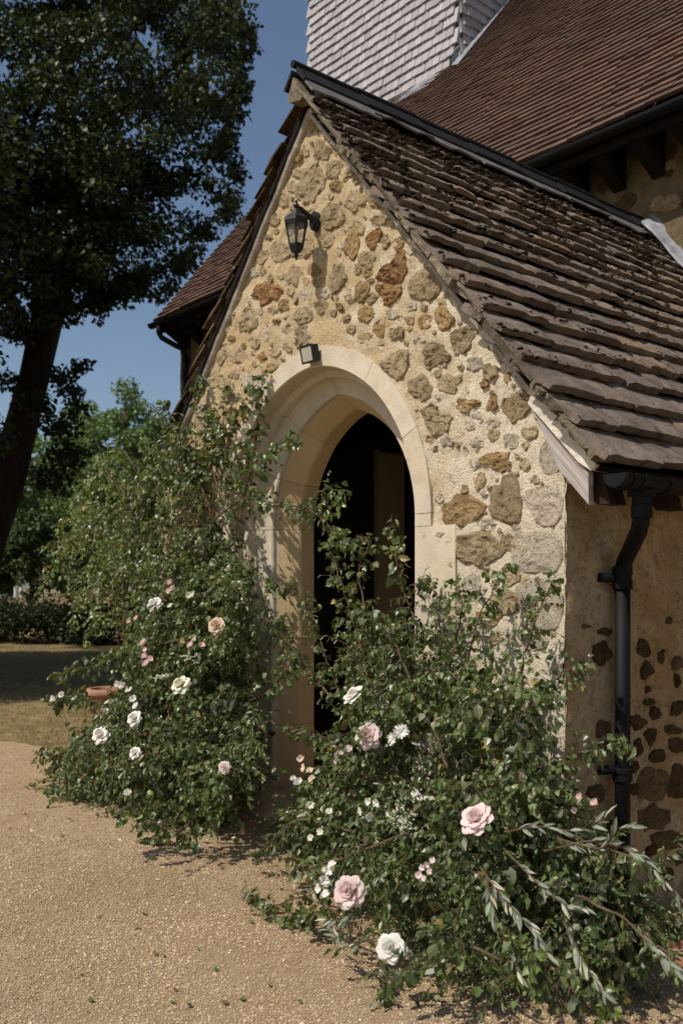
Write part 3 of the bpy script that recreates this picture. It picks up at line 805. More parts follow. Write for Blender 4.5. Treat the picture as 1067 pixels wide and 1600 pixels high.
    m = MB(); m.box((gx - .04, .052, 1.805), (gx + .04, .128, 1.832)); m.lathe((gx, .09, 1.75), [(.036, 0), (.038, .058)], 16); m.build('gutter_outlet', 'black_plastic', gut)
    # downpipe with swan neck
    dp = MB(); px, py = 1.715, .325
    top = [(gx, .09, 1.78), (gx, .09, 1.735), (gx - .01, .10, 1.705), (gx - .045, .14, 1.67), (px + .07, .27, 1.60), (px + .02, .31, 1.56), (px, py, 1.52), (px, py, 1.49)]
    dp.tube(top, .034, 16); dp.tube([(px, py, 1.49), (px, py, .05)], .0335, 16)
    d = dp.build('downpipe', 'black_plastic', porch, smooth=True)
    for z, h in ((1.44, .10), (.62, .06)):
        m = MB(); m.lathe((px, py, z), [(.036, 0), (.043, .004), (.043, h * .4), (.039, h * .42), (.039, h * .6), (.043, h * .62), (.043, h - .004), (.036, h)], 16)
        m.tube([(px, py, z + .05), (HW - .02, py - .075, z + .05)], .016, 8); m.tube([(px - .02, py - .04, z + .05), (px - .05, py - .1, z + .05)], .019, 8)
        m.build('pipe_clip', 'black_plastic', d)
    m = MB(); m.lathe((gx, .09, 1.72), [(.036, 0), (.041, .003), (.041, .05), (.036, .055)], 16); m.build('pipe_collar', 'black_plastic', d)
    m = MB(); q = onX(890, 750, HW + .012)
    m.lathe((q[0], q[1], q[2] - .016), [(.006, 0), (.014, .008), (.016, .018), (.01, .03), (.004, .033)], 8); m.build('plaster_knob', 'mortar_pale', porch)
roof()

# ================================================================== NAVE
nave = thing('church_nave', (0, 6.2, 0), 'long church nave behind the porch with steep brown clay tile roof', 'church')
NP = math.radians(50.3); NE = (2.82, 4.86)          # eave point (y,z) of the tile plane
NX0, NX1 = -6.77, 7.0
def npt(x, s, n=0.): return (x, NE[0] + s * math.cos(NP) - n * math.sin(NP), NE[1] + s * math.sin(NP) + n * math.cos(NP))
SRIDGE = (6.6 - NE[0]) / math.cos(NP)
def nave_build():
    xs = np.linspace(NX0 + .02, NX1, 230); zs = np.linspace(-.1, 4.95, 84); vs = []
    for z in zs:
        for x in xs: vs.append((x, YB - nz(x, 1, z, 3.) * .014 - nz(x, 4, z, 12.) * .009 - nz(x, 4, z, 40.) * .004, z))
    n1 = len(xs); fs = [(r * n1 + i, r * n1 + i + 1, (r + 1) * n1 + i + 1, (r + 1) * n1 + i) for r in range(len(zs) - 1) for i in range(n1 - 1)
                        if not (abs(xs[i] + .03) < .62 and zs[r] < 1.95)]
    m = MB(); m.v = vs; m.f = fs; wl = m.build('nave_wall', 'nave_render', nave, smooth=True)
    for k in range(150):   # faint rubble showing through the render above the porch
        x, z = random.uniform(-.9, 2.4), random.uniform(3.0, 4.75)
        if z < ZR - abs(x) * TP + .25: continue
        rr = random.uniform(.035, .10)
        Q = np.array(ell(x, z, rr * 1.25, rr * .8, random.uniform(-20, 20), .22))
        stone_obj(Q, ('Y', YB - .004), random.choice('dddo'), wl, .007, .8)
    m = MB()
    m.add([(NX0 + .02, YB, -.1), (NX0 + .02, 10, -.1), (NX0 + .02, 10, 4.9), (NX0 + .02, 6.6, 9.25), (NX0 + .02, YB, 5.15)], [(0, 1, 2, 3, 4)][:1])
    m.add([(NX0 + .02, 10, -.1), (NX1, 10, -.1), (NX1, 10, 4.9), (NX0 + .02, 10, 4.9)], [(3, 2, 1, 0)])
    m.f = [f[::-1] for f in m.f]; m.build('end_wall', 'nave_render', nave)
    # roof deck
    m = MB()
    a, b, c, d = npt(0, 0.0, -.03), npt(0, SRIDGE, -.03), npt(0, SRIDGE, -.08), npt(0, 0.0, -.08)
    m.hexa([(NX0, *a[1:]), (NX1, *a[1:]), (NX1, *b[1:]), (NX0, *b[1:]), (NX0, *d[1:]), (NX1, *d[1:]), (NX1, *c[1:]), (NX0, *c[1:])])
    bk = [(x, 13.2 - y, z) for x, y, z in m.v[:8]]; m.add(bk, [(0, 1, 2, 3), (7, 6, 5, 4), (4, 5, 1, 0), (5, 6, 2, 1), (6, 7, 3, 2), (7, 4, 0, 3)])
    rf = m.build('roof', 'clay_tile_field', nave)
    # tiles
    g = .102; w = .168; tl = []
    rows = int(SRIDGE / g)
    for r in range(rows):
        off = (r % 2) * w / 2; x = NX0 + off - (w / 2 if off else 0)
        while x < NX1:
            tl.append((x + w / 2, r * g)); x += w
    TH = .027
    tv = np.array([(-.083, 0, 0), (.083, 0, 0), (.081, .155, -.022), (-.081, .155, -.022), (-.083, 0, TH), (.083, 0, TH), (.081, .155, TH - .03), (-.081, .155, TH - .03)])
    tf = np.array([(3, 2, 1, 0), (4, 5, 6, 7), (0, 1, 5, 4), (1, 2, 6, 5), (2, 3, 7, 6), (3, 0, 4, 7)])
    me = bpy.data.meshes.new('roof_tile'); me.from_pydata([tuple(v) for v in tv], [], [tuple(f) for f in tf]); me.materials.append(M['clay_tile'])
    keep = []; rest = []
    for (x, s) in tl:
        c = npt(x, s + .05); px, py, f = project(c)
        vis = f > 0 and -20 < px < 1090 and py > -20
        (keep if vis else rest).append((f, x, s))
    # hidden ones behind the porch are not worth an object: rank by nearness among those right of the porch ridge
    def shown(q):
        px, py, f = project(npt(q[1], q[2] + .05)); return py < 105 + .455 * (px - 480) and px > 620
    big = sorted([q for q in keep if shown(q)])[:300]; bs = set((q[1], q[2]) for q in big)
    R3 = Matrix(((1, 0, 0), (0, math.cos(NP), -math.sin(NP)), (0, math.sin(NP), math.cos(NP)))).to_4x4()
    def jit(): return random.gauss(0, .003), random.gauss(0, .0035), random.uniform(-.003, .005), random.gauss(0, .012)
    allq = keep + rest; VV = []; FF = []; nb = 0
    Rn = np.array(R3.to_3x3())
    for f, x, s in allq:
        jx, js, jn, ja = jit()
        sag = .012 * math.sin(x * 1.1 + .7) + .006 * math.sin(x * 3.1)
        p = npt(x + jx, s + js, .004 + jn + sag)
        if (x, s) in bs:
            inst('roof_tile', me, Matrix.Translation(p) @ R3 @ Matrix.Rotation(ja, 4, 'Z'), rf)
        else:
            VV.append(tv @ Rn.T + np.array(p)); FF.append(tf + nb); nb += 8
    np_mesh('roof_tile_field', np.concatenate(VV), np.concatenate(FF), 'clay_tile_field', parent=rf, kind='stuff')
    # eaves: dark fascia, gutter, rafter tails
    m = MB(); m.box((NX0 + .05, 2.86, 4.70), (NX1, 2.90, 4.84)); m.build('fascia', 'dark_wood', nave)
    m = MB(); n = 9; A = [math.pi + math.pi * i / (n - 1) for i in range(n)]
    vs = [];
    for x in (NX0 - .03, NX1):
        for a in A: vs.append((x, 2.80 + .055 * math.cos(a), 4.815 + .055 * math.sin(a)))
        for a in A[::-1]: vs.append((x, 2.80 + .048 * math.cos(a), 4.815 + .048 * math.sin(a)))
    N = 2 * n; m.add(vs, [tuple(range(N)), tuple(range(N, 2 * N))[::-1]] + [(i, N + i, N + (i + 1) % N, (i + 1) % N) for i in range(N)])
    m.build('gutter', 'black_plastic', nave)
    x = -6.6
    while x < 3.5:
        m = MB(); m.hexa([(x, 2.89, 4.69), (x + .11, 2.89, 4.69), (x + .11, 3.19, 4.52), (x, 3.19, 4.52), (x, 2.89, 4.80), (x + .11, 2.89, 4.80), (x + .11, 3.19, 4.92), (x, 3.19, 4.92)])
        m.build('rafter_tail', 'dark_wood', nave); x += .335
    # downpipe at the far corner
    m = MB(); m.tube([(-6.60, 2.80, 4.76), (-6.60, 2.80, 4.68), (-6.59, 2.83, 4.62), (-6.53, 2.98, 4.54), (-6.50, 3.08, 4.50), (-6.49, 3.12, 4.42), (-6.49, 3.12, .1)], .036, 12)
    d = m.build('downpipe', 'black_plastic', nave, smooth=True)
    m = MB(); m.lathe((-6.49, 3.12, 4.32), [(.037, 0), (.045, .004), (.045, .06), (.037, .064)], 12); m.build('pipe_collar', 'black_plastic', d)
    # ridge
    x = NX0
    while x < NX1:
        m = MB(); z = npt(0, SRIDGE)[2]; m.tube([(x, 6.6, z), (min(x + .44, NX1), 6.6, z)], .09, 8); m.build('ridge_tile', 'clay_tile', nave); x += .45
    # inner doorway: dark boarded door in the nave wall, seen through the porch
    for k in range(8):
        m = MB(); x0 = -.66 + k * .16; m.box((x0, YB + .06, .2), (x0 + .155, YB + .11, 2.02)); m.build('door_plank', 'dark_wood', nave)
nave_build()

# ================================================================== BELL TURRET
tur = thing('bell_turret', (-5.15, 6.6, 7), 'square bell turret hung with silvery grey wood shingles on the nave roof', 'bell turret')
def turret():
    x0, x1, y0, y1 = -6.59, -3.71, 5.20, 8.0; zt = 11.2
    m = MB(); m.box((x0 + .03, y0 + .03, 5.5), (x1 - .03, y1 - .03, zt)); core = m.build('turret_frame', 'dark_wood', tur)
    e = .122; w = .118; T = .040
    sv = np.array([(-w / 2 + .001, -.002 - T, 0), (w / 2 - .002, -.002 - T, 0), (w / 2 - .002, .038 - T, .19), (-w / 2 + .002, .038 - T, .19),
                   (-w / 2 + .002, .0, 0), (w / 2 - .002, .0, 0), (w / 2 - .002, .044, .19), (-w / 2 + .002, .044, .19)])
    sv[:, 1] += -.006
    sf = np.array([(3, 2, 1, 0)[::-1], (4, 5, 6, 7)[::-1], (0, 1, 5, 4)[::-1], (1, 2, 6, 5)[::-1], (2, 3, 7, 6)[::-1], (3, 0, 4, 7)[::-1]])
    sf = sf[:, ::-1]
    sf = np.array([(0, 1, 2, 3), (7, 6, 5, 4), (4, 5, 1, 0), (5, 6, 2, 1), (6, 7, 3, 2), (7, 4, 0, 3)])
    me = bpy.data.meshes.new('shingle'); me.from_pydata([tuple(v) for v in sv], [], [tuple(f) for f in sf]); me.materials.append(M['oak_shingle'])
    cand = []
    for face in (0, 1, 2, 3):
        L = (x1 - x0) if face in (0, 2) else (y1 - y0); nr = int((zt - 6.6) / e); nc = int(L / w) + 1
        for r in range(nr):
            for c in range(nc + 1):
                u = (c - .5 * (r % 2)) * w + w / 2 - .0
                if u < .03 or u > L - .03: continue
                z = 6.62 + r * e
                if face == 0: p = (x0 + u, y0, z); rot = 0
                elif face == 1: p = (x1, y0 + u, z); rot = math.pi / 2
                elif face == 2: p = (x1 - u, y1, z); rot = math.pi
                else: p = (x0, y1 - u, z); rot = -math.pi / 2
                zr = NE[1] + (p[1] - NE[0]) * math.tan(NP)
                if p[1] < 6.6 and z < zr - .12: continue
                cand.append((face, p, rot))
    def vis(q):
        px, py, f = project((q[1][0], q[1][1], q[1][2] + .06))
        if not (0 < px < 1067 and -4 < py): return 9e9
        if q[0] > 1 or py > 105 + .455 * (px - 480): return 9e9
        return f
    cand.sort(key=vis); VV = []; FF = []; nb = 0
    for i, (face, p, rot) in enumerate(cand):
        mt = Matrix.Translation((p[0], p[1], p[2] + random.gauss(0, .004))) @ Matrix.Rotation(rot, 4, 'Z') @ Matrix.Translation((random.gauss(0, .002), -random.random() * .005, 0)) @ Matrix.Rotation(random.gauss(0, .007), 4, 'Y') @ Matrix.Diagonal((random.uniform(.96, 1.0), 1, 1, 1))
        if i < 300 and vis((face, p, rot)) < 1e9: inst('shingle', me, mt, core)
        else:
            A = np.array(mt); VV.append(sv @ A[:3, :3].T + A[:3, 3]); FF.append(sf + nb); nb += 8
    np_mesh('shingle_field', np.concatenate(VV), np.concatenate(FF), 'oak_shingle_field', parent=core, kind='stuff')
    m = MB(); cx, cy = (x0 + x1) / 2, (y0 + y1) / 2
    m.add([(x0 - .15, y0 - .15, zt), (x1 + .15, y0 - .15, zt), (x1 + .15, y1 + .15, zt), (x0 - .15, y1 + .15, zt), (cx, cy, zt + 2.6)], [(0, 1, 4), (1, 2, 4), (2, 3, 4), (3, 0, 4), (3, 2, 1, 0)])
    m.build('spire_cap', 'oak_shingle_field', tur)
    # lead apron along the foot of the front face and soaker up the side
    m = MB(); zr = NE[1] + (y0 - NE[0]) * math.tan(NP); vs = []
    for i in range(33):
        x = x0 - .05 + (x1 - x0 + .10) * i / 32
        kick = .05 * max(0, (x - x1 + .5) / .5) ** 2 if x > x1 - .5 else 0
        for dy, dz in ((-.20 + kick, -.235), (-.20 + kick, -.205), (-.03, .00), (-.028, .10), (.02, .10), (.02, -.05)):
            vs.append((x, y0 + dy, zr + .01 + dz + .012 * math.sin(x * 7)))
    m.v = vs; m.f = [(i * 6 + j, i * 6 + (j + 1) % 6, i * 6 + 6 + (j + 1) % 6, i * 6 + 6 + j)[::-1] for i in range(32) for j in range(6)]
    m.build('lead_apron', 'lead', tur, smooth=True)
    m = MB(); vs = []
    for i in range(21):
        yy = y0 - .16 + (6.6 - y0 + .1) * i / 20; z = NE[1] + (yy - NE[0]) * math.tan(NP) + .02
        for dx, dz in ((.13, .035), (.13, .05), (.03, .075), (.022, .2), (.0, .2), (.0, .0)): vs.append((x1 + dx, yy, z + dz))
    m.v = vs; m.f = [(i * 6 + j, i * 6 + (j + 1) % 6, i * 6 + 6 + (j + 1) % 6, i * 6 + 6 + j)[::-1] for i in range(20) for j in range(6)]
    m.build('lead_soaker', 'lead', tur)
turret()

# ================================================================== LANTERN, FLOODLIGHT, THINGS IN THE PORCH
def lantern():
    c = onY(463, 360, -.145); X, Y = float(c[0]), -.145; k = 5.06 / FOC
    Zp = lambda py: float(CAM[2] + (PY0 - py) * k)
    t = thing('wall_lantern', (X, 0, Zp(340)), 'black hexagonal coach lantern on a bracket high in the gable', 'lantern')
    hexr = lambda r, z: [(X + r * math.cos(math.radians(60 * i + 20)), Y + r * math.sin(math.radians(60 * i + 20)), z) for i in range(6)]
    def shell(levels):
        m = MB(); v = []; f = []
        for r, z in levels: v += hexr(r, z)
        n = len(levels)
        for i in range(n - 1):
            for j in range(6): f.append((i * 6 + j, i * 6 + (j + 1) % 6, i * 6 + 6 + (j + 1) % 6, i * 6 + 6 + j))
        f += [tuple(range(6))[::-1], tuple(range((n - 1) * 6, n * 6))]; m.add(v, f); return m
    shell([(.066, Zp(356)), (.071, Zp(351)), (.069, Zp(346)), (.045, Zp(342)), (.030, Zp(336)), (.016, Zp(330))]).build('lantern_roof', 'black_iron', t)
    m = MB(); m.lathe((X, Y, Zp(331)), [(.012, 0), (.009, .012), (.016, .018), (.016, .026), (.006, .032), (.009, .04), (.009, .046), (.003, .052)], 10); m.build('finial', 'black_iron', t, smooth=True)
    shell([(.030, Zp(396)), (.043, Zp(388)), (.043, Zp(385))]).build('lantern_base', 'black_iron', t)
    m = MB(); m.lathe((X, Y, Zp(410)), [(.002, 0), (.006, .012), (.009, .018), (.014, .028), (.008, .034), (.02, .042), (.03, .048)], 10); m.build('bottom_finial', 'black_iron', t, smooth=True)
    tp, bt = hexr(.059, Zp(354)), hexr(.040, Zp(386))
    for i in range(6):
        m = MB(); m.tube([tp[i], bt[i]], .0045, 5); m.build('glazing_bar', 'black_iron', t)
        m = MB(); j = (i + 1) % 6; q = [tp[i], tp[j], bt[j], bt[i]]
        cc = np.array([X, Y, 0]); inn = [tuple(np.array(p) * np.array([1, 1, 1]) - (np.array(p) - cc) * np.array([.04, .04, 0])) for p in q]
        m.add(q + inn, [(3, 2, 1, 0), (4, 5, 6, 7), (0, 1, 5, 4), (1, 2, 6, 5), (2, 3, 7, 6), (3, 0, 4, 7)]); m.build('pane', 'lamp_glass', t)
    m = MB(); m.lathe((X, Y, Zp(384)), [(.008, 0), (.008, .045), (.012, .05), (.010, .085), (.004, .092)], 8); m.build('bulb', 'bulb_glass', t)
    m = MB(); m.tube([(X, Y, Zp(326)), (X, Y + .03, Zp(327)), (X, Y + .07, Zp(333)), (X, Y + .11, Zp(337)), (X, -.02, Zp(340))], [.009, .011, .014, .02, .026], 8); m.build('bracket_arm', 'black_iron', t, smooth=True)
    m = MB(); n = 14
    pl = [(X + .036 * math.cos(2 * math.pi * i / n), Zp(340) + .052 * math.sin(2 * math.pi * i / n)) for i in range(n)]
    m.prism_y(pl, -.028, .0); m.prism_y([(X + (x - X) * .75, Zp(340) + (z - Zp(340)) * .75) for x, z in pl], -.038, -.028)
    m.build('wall_plate', 'black_iron', t)
lantern()
def flood():
    c = onY(483, 553, -.055); c = Vector(c); t = thing('floodlight', (c.x, 0, c.z), 'small black framed floodlight fixed at the crown of the arch', 'floodlight')
    R = Matrix.Translation(c) @ Matrix.Rotation(math.radians(12), 4, 'X')
    def bx(a, b, name, mat):
        m = MB(); m.box(a, b); m.v = [tuple(R @ Vector(v)) for v in m.v]; return m.build(name, mat, t)
    bx((-.048, -.012, -.044), (.048, .03, .044), 'casing', 'black_iron')
    bx((-.052, -.018, -.048), (-.042, -.0125, .048), 'frame', 'black_iron'); bx((.042, -.018, -.048), (.052, -.0125, .048), 'frame', 'black_iron')
    bx((-.0415, -.018, .038), (.0415, -.0125, .048), 'frame', 'black_iron'); bx((-.0415, -.018, -.048), (.0415, -.0125, -.038), 'frame', 'black_iron')
    bx((-.0415, -.016, -.0375), (.0415, -.0123, .0375), 'glass', 'flood_glass')
    m = MB(); m.box((c.x - .012, c.y + .02, c.z - .012), (c.x + .012, .012, c.z + .012)); m.build('mount', 'black_iron', t)
flood()
def porch_things():
    t = thing('standing_board', (-1.22, 1.75, .215), 'tall plain cream board against the inner wall of the dark porch', 'board')
    m = MB(); m.box((-1.248, 1.61, .216), (-1.21, 1.87, 2.47)); m.build('panel', 'pale_board', t)
    m = MB(); m.box((-1.248, 1.59, .216), (-1.2, 1.608, 2.49)); m.build('edge_strip', 'pale_board', t)
    t = thing('framed_notice', (-1.22, 1.93, 1.9), 'dark framed notice hanging beside the cream board inside the porch', 'picture frame')
    m = MB(); m.box((-1.248, 1.885, 1.55), (-1.215, 2.02, 2.33)); m.build('frame', 'dark_wood', t)
    m = MB(); m.box((-1.2145, 1.90, 1.58), (-1.212, 2.005, 2.30)); m.build('print', 'soil', t)
porch_things()

# ================================================================== LEAVES AND PLANTS
# template: x across (unit width), y along, z fold
def tmpl(w1, w2, wy1, wy2, fold, droop):
    V = np.array([(0, 0, 0), (-w1, wy1, fold * w1), (w1, wy1, fold * w1), (-w2, wy2, fold * w2 - droop * .35), (w2, wy2, fold * w2 - droop * .35), (0, 1, -droop), (0, wy1, 0), (0, wy2, -droop * .4)])
    F = np.array([(0, 6, 1), (0, 2, 6), (6, 7, 1), (1, 7, 3), (6, 2, 7), (2, 4, 7), (7, 5, 3), (7, 4, 5)])
    return V, F
T_BIRCH = tmpl(.40, .30, .30, .62, .35, .18); T_OVAL = tmpl(.30, .27, .32, .68, .3, .22); T_OLIVE = tmpl(.105, .09, .35, .7, .25, .12)
T_FINE = tmpl(.15, .13, .35, .7, .25, .1)
T_SMALL = (np.array([(0, 0, 0), (-.36, .5, .08), (.36, .5, .08), (0, 1, -.1)], float), np.array([(0, 2, 1), (1, 2, 3)]))
def unit(a): return a / np.maximum(np.linalg.norm(a, axis=-1, keepdims=True), 1e-9)
def frames(D, N):
    y = unit(D); x = unit(np.cross(y, N)); z = np.cross(x, y); return x, y, z
def leaf_mesh(name, P, D, N, S, T, cols, mat, parent=None, kind='stuff'):
    V, F = T; x, y, z = frames(D, N); n = len(P)
    W = (x[:, None] * V[None, :, 0:1] + y[:, None] * V[None, :, 1:2] + z[:, None] * V[None, :, 2:3]) * S[:, None, None] + P[:, None]
    FF = F[None] + (np.arange(n) * len(V))[:, None, None]
    return np_mesh(name, W.reshape(-1, 3), FF.reshape(-1, 3), mat, np.repeat(cols, len(V), 0), parent, kind=kind)
def mk_leaf(T, mat):
    me = bpy.data.meshes.new('leaf'); me.from_pydata([tuple(v) for v in T[0]], [], [tuple(f) for f in T[1]]); me.materials.append(M[mat]); return me
LEAF_ME = {'birch': mk_leaf(T_BIRCH, 'leaf_single'), 'oval': mk_leaf(T_OVAL, 'leaf_dark'), 'fine': mk_leaf(T_FINE, 'leaf_single'), 'olive': mk_leaf(T_OLIVE, 'leaf_olive')}
GREENS = np.array([(.077, .120, .031), (.106, .152, .043), (.158, .196, .074), (.043, .065, .019), (.23, .24, .145), (.15, .14, .06), (.33, .25, .075)])
def leaf_cols(n, p=(.25, .23, .19, .15, .11, .055, .015), mul=1.): return GREENS[rng.choice(7, n, p=p)] * rng.uniform(.8, 1.4, (n, 1)) * mul
class Plant:
    mix = True
    def __init__(s): s.br = []; s.tw = []; s.L = []          # L: (P, D, N, size)
    def leaves_on(s, pts, n, size, out=.6, grav=.7, start=.1):
        pts = np.array(pts); m = len(pts) - 1
        for i in range(n):
            t = start + (1 - start) * (i + random.random() * .7) / n; k = min(int(t * m), m - 1); f = t * m - k
            p = pts[k] * (1 - f) + pts[k + 1] * f; d = pts[k + 1] - pts[k]; d = d / (np.linalg.norm(d) + 1e-9)
            r = rng.normal(size=3); r -= d * (r @ d); r /= np.linalg.norm(r) + 1e-9
            D = d * .45 + r * out + np.array([0, 0, -grav]) + rng.normal(size=3) * .15
            N = rng.normal(size=3) * .9 + np.array([.05, -.3, .45])
            s.L.append((p, D, N, size * (.5 + .8 * random.random() ** 1.3) * (1., 1.45, .95)[s.kind], s.kind))
    kind = 0
    def twig(s, p, d, L, n, size, grav=.35, rad=.0018):
        v = mn.noise(Vector((p[0] * 3.1, p[1] * 3.1, p[2] * 3.1 + 7))) + random.gauss(0, .10); s.kind = 0
        if s.mix and v > .27: s.kind = 1; n = max(2, int(n * .6))
        elif s.mix and v < -.24: s.kind = 2; n = int(n * 1.8)
        pts = [np.array(p, float)]; d = np.array(d, float); d /= np.linalg.norm(d) + 1e-9
        for i in range(4):
            d = d + np.array([0, 0, -grav * .35]) + rng.normal(size=3) * .13; d /= np.linalg.norm(d); pts.append(pts[-1] + d * L / 4)
        s.tw.append((pts, rad)); s.leaves_on(pts, n, size)
    def spray(s, ctrl, r0=.006, per_m=26, tl=.14, n=7, size=.045, start=.2, grav=.35, spread=.9):
        C = np.array(ctrl, float); P = []
        for i in range(len(C) - 1):
            a, b, c, d = C[max(i - 1, 0)], C[i], C[i + 1], C[min(i + 2, len(C) - 1)]
            for t in np.linspace(0, 1, 7)[:-1]:
                P.append(.5 * (2 * b + (c - a) * t + (2 * a - 5 * b + 4 * c - d) * t * t + (-a + 3 * b - 3 * c + d) * t ** 3))
        P.append(C[-1]); P = np.array(P); seg = np.linalg.norm(np.diff(P, axis=0), axis=1); Ltot = seg.sum()
        P[1:-1] += rng.normal(size=P[1:-1].shape) * .004
        s.br.append((P, r0)); m = len(P) - 1
        k = int(per_m * Ltot)
        for i in range(k):
            t = start + (1 - start) * (i + random.random()) / k; q = min(int(t * m), m - 1)
            d = P[q + 1] - P[q]; d /= np.linalg.norm(d) + 1e-9
            r = rng.normal(size=3); r -= d * (r @ d); r /= np.linalg.norm(r)
            taper = 1 - .55 * t
            s.twig(P[q] + (P[q + 1] - P[q]) * random.random(), d * .55 + r * spread, tl * taper * random.uniform(.5, 1.2), max(2, int(n * taper)), size, grav)
        s.kind = 0; s.leaves_on(P[-5:], 4, size)
    def fill(s, poly, ybox, n, size, tl=.13, per=8, holes=(), dirf=None, ymin=None):
        """twigs through the body of the plant: poly surveyed outline, ybox(px,py) -> (front y, back y)"""
        poly = np.array(poly, float); lo, hi = poly.min(0), poly.max(0); k = 0; tries = 0
        while k < n and tries < n * 30:
            tries += 1
            px, py = random.uniform(lo[0], hi[0]), random.uniform(lo[1], hi[1])
            if not inside(px, py, poly): continue
            y0, y1 = ybox(px, py); Y = y0 + (y1 - y0) * random.random() ** 1.15
            p = onY(px, py, Y)
            q = (Y - y1) / (y0 - y1 - 1e-6)
            if q > .60 + .95 * mn.noise(Vector((p[0] * 4.6, p[1] * 3., p[2] * 4.6))): continue
            if p[2] < float(gz(p[0], p[1])) + .03: continue
            d = np.array([rng.normal() * .7, -.55 + rng.normal() * .5, .15 + rng.normal() * .6])
            s.twig(p, d, tl * random.uniform(.6, 1.3), per, size); k += 1
    def build(s, root, leaf_kind='birch', mul=1., parts=300, seed_cols=None, min_z=True):
        for P, r0 in s.br:
            m = MB(); m.tube(list(P), list(np.linspace(r0, r0 * .25, len(P))), 5); m.build('branch', 'twig', root)
        m = MB()
        for P, r in s.tw: m.tube(P, [r, r * .8, r * .6, r * .45, r * .3], 3, caps=False)
        if s.tw: m.build('twigs', 'twig', root, kind='stuff')
        P = np.array([l[0] for l in s.L]); D = unit(np.array([l[1] for l in s.L])); N = unit(np.array([l[2] for l in s.L])); S = np.array([l[3] for l in s.L])
        g = gz(P[:, 0], P[:, 1]) + .012
        tipz = P[:, 2] + D[:, 2] * S
        bad = tipz < g; D[bad, 2] = np.abs(D[bad, 2]) * .15; ok = P[:, 2] > g
        ok &= ~((P[:, 1] > -.015) & (np.abs(P[:, 0]) < HW + .02) & ~((np.abs(P[:, 0]) < .7) & (P[:, 2] < 2.3)) & (P[:, 1] < 3.2))
        P, D, N, S = P[ok], D[ok], N[ok], S[ok]
        K = np.array([l[4] for l in s.L])[ok]
        f = (P - CAM) @ FWD; u = (P - CAM) @ RIGHT / f * FOC + PX0; rank = np.where((u > 0) & (u < 1067), f - S * 6, 99.)
        o = np.argsort(rank); sel = o[:parts]; rest = o[parts:]
        x, y, z = frames(D, N)
        for i in sel:
            mt = Matrix(((x[i, 0] * S[i], y[i, 0] * S[i], z[i, 0] * S[i], P[i, 0]), (x[i, 1] * S[i], y[i, 1] * S[i], z[i, 1] * S[i], P[i, 1]), (x[i, 2] * S[i], y[i, 2] * S[i], z[i, 2] * S[i], P[i, 2]), (0, 0, 0, 1)))
            inst('leaf', LEAF_ME[('birch', 'oval', 'fine')[K[i]]], mt, root)
        for k, T in ((0, T_BIRCH), (1, T_OVAL), (2, T_FINE)):
            q = rest[K[rest] == k]
            if len(q): leaf_mesh('foliage', P[q], D[q], N[q], S[q], T, leaf_cols(len(q), mul=mul * (1., .62, .85)[k]), 'leaf', root)
        return root
def inside(x, y, poly):
    c = False; n = len(poly); j = n - 1
    for i in range(n):
        if (poly[i][1] > y) != (poly[j][1] > y) and x < (poly[j][0] - poly[i][0]) * (y - poly[i][1]) / (poly[j][1] - poly[i][1]) + poly[i][0]: c = not c
        j = i
    return c
def sv(*pts): return [onY(px, py, Y) for px, py, Y in pts]     # surveyed control points (px, py, distance from the wall)

def olive_branch(root, ctrl, n=26, size=.056):
    C = np.array(ctrl, float); P = []
    for i in range(len(C) - 1):
        for t in np.linspace(0, 1, 6)[:-1]: P.append(C[i] * (1 - t) + C[i + 1] * t)
    P.append(C[-1]); P = np.array(P)
    for _ in range(2): P[1:-1] = .5 * P[1:-1] + .25 * (P[:-2] + P[2:])
    m = MB(); m.tube(list(P), list(np.linspace(.004, .0015, len(P))), 5); b = m.build('olive_branch', 'twig', root, label='olive branch with narrow silvery leaves')
    mm = len(P) - 1
    for i in range(n):
        t = .12 + .88 * i / n; k = min(int(t * mm), mm - 1); p = P[k] + (P[k + 1] - P[k]) * (t * mm - k); d = unit(P[k + 1] - P[k])
        r = rng.normal(size=3); r -= d * (r @ d); r = unit(r)
        D = unit(d * 1.1 + r * .55 + np.array([0, -.05, -.15])); N = unit(rng.normal(size=3) * .5 + np.array([.1, -.6, .6]))
        x, y, z = frames(D[None], N[None]); S = size * random.uniform(.7, 1.15)
        mt = Matrix(((x[0, 0] * S, y[0, 0] * S, z[0, 0] * S, p[0]), (x[0, 1] * S, y[0, 1] * S, z[0, 1] * S, p[1]), (x[0, 2] * S, y[0, 2] * S, z[0, 2] * S, p[2]), (0, 0, 0, 1)))
        inst('olive_leaf', LEAF_ME['olive'], mt, b)

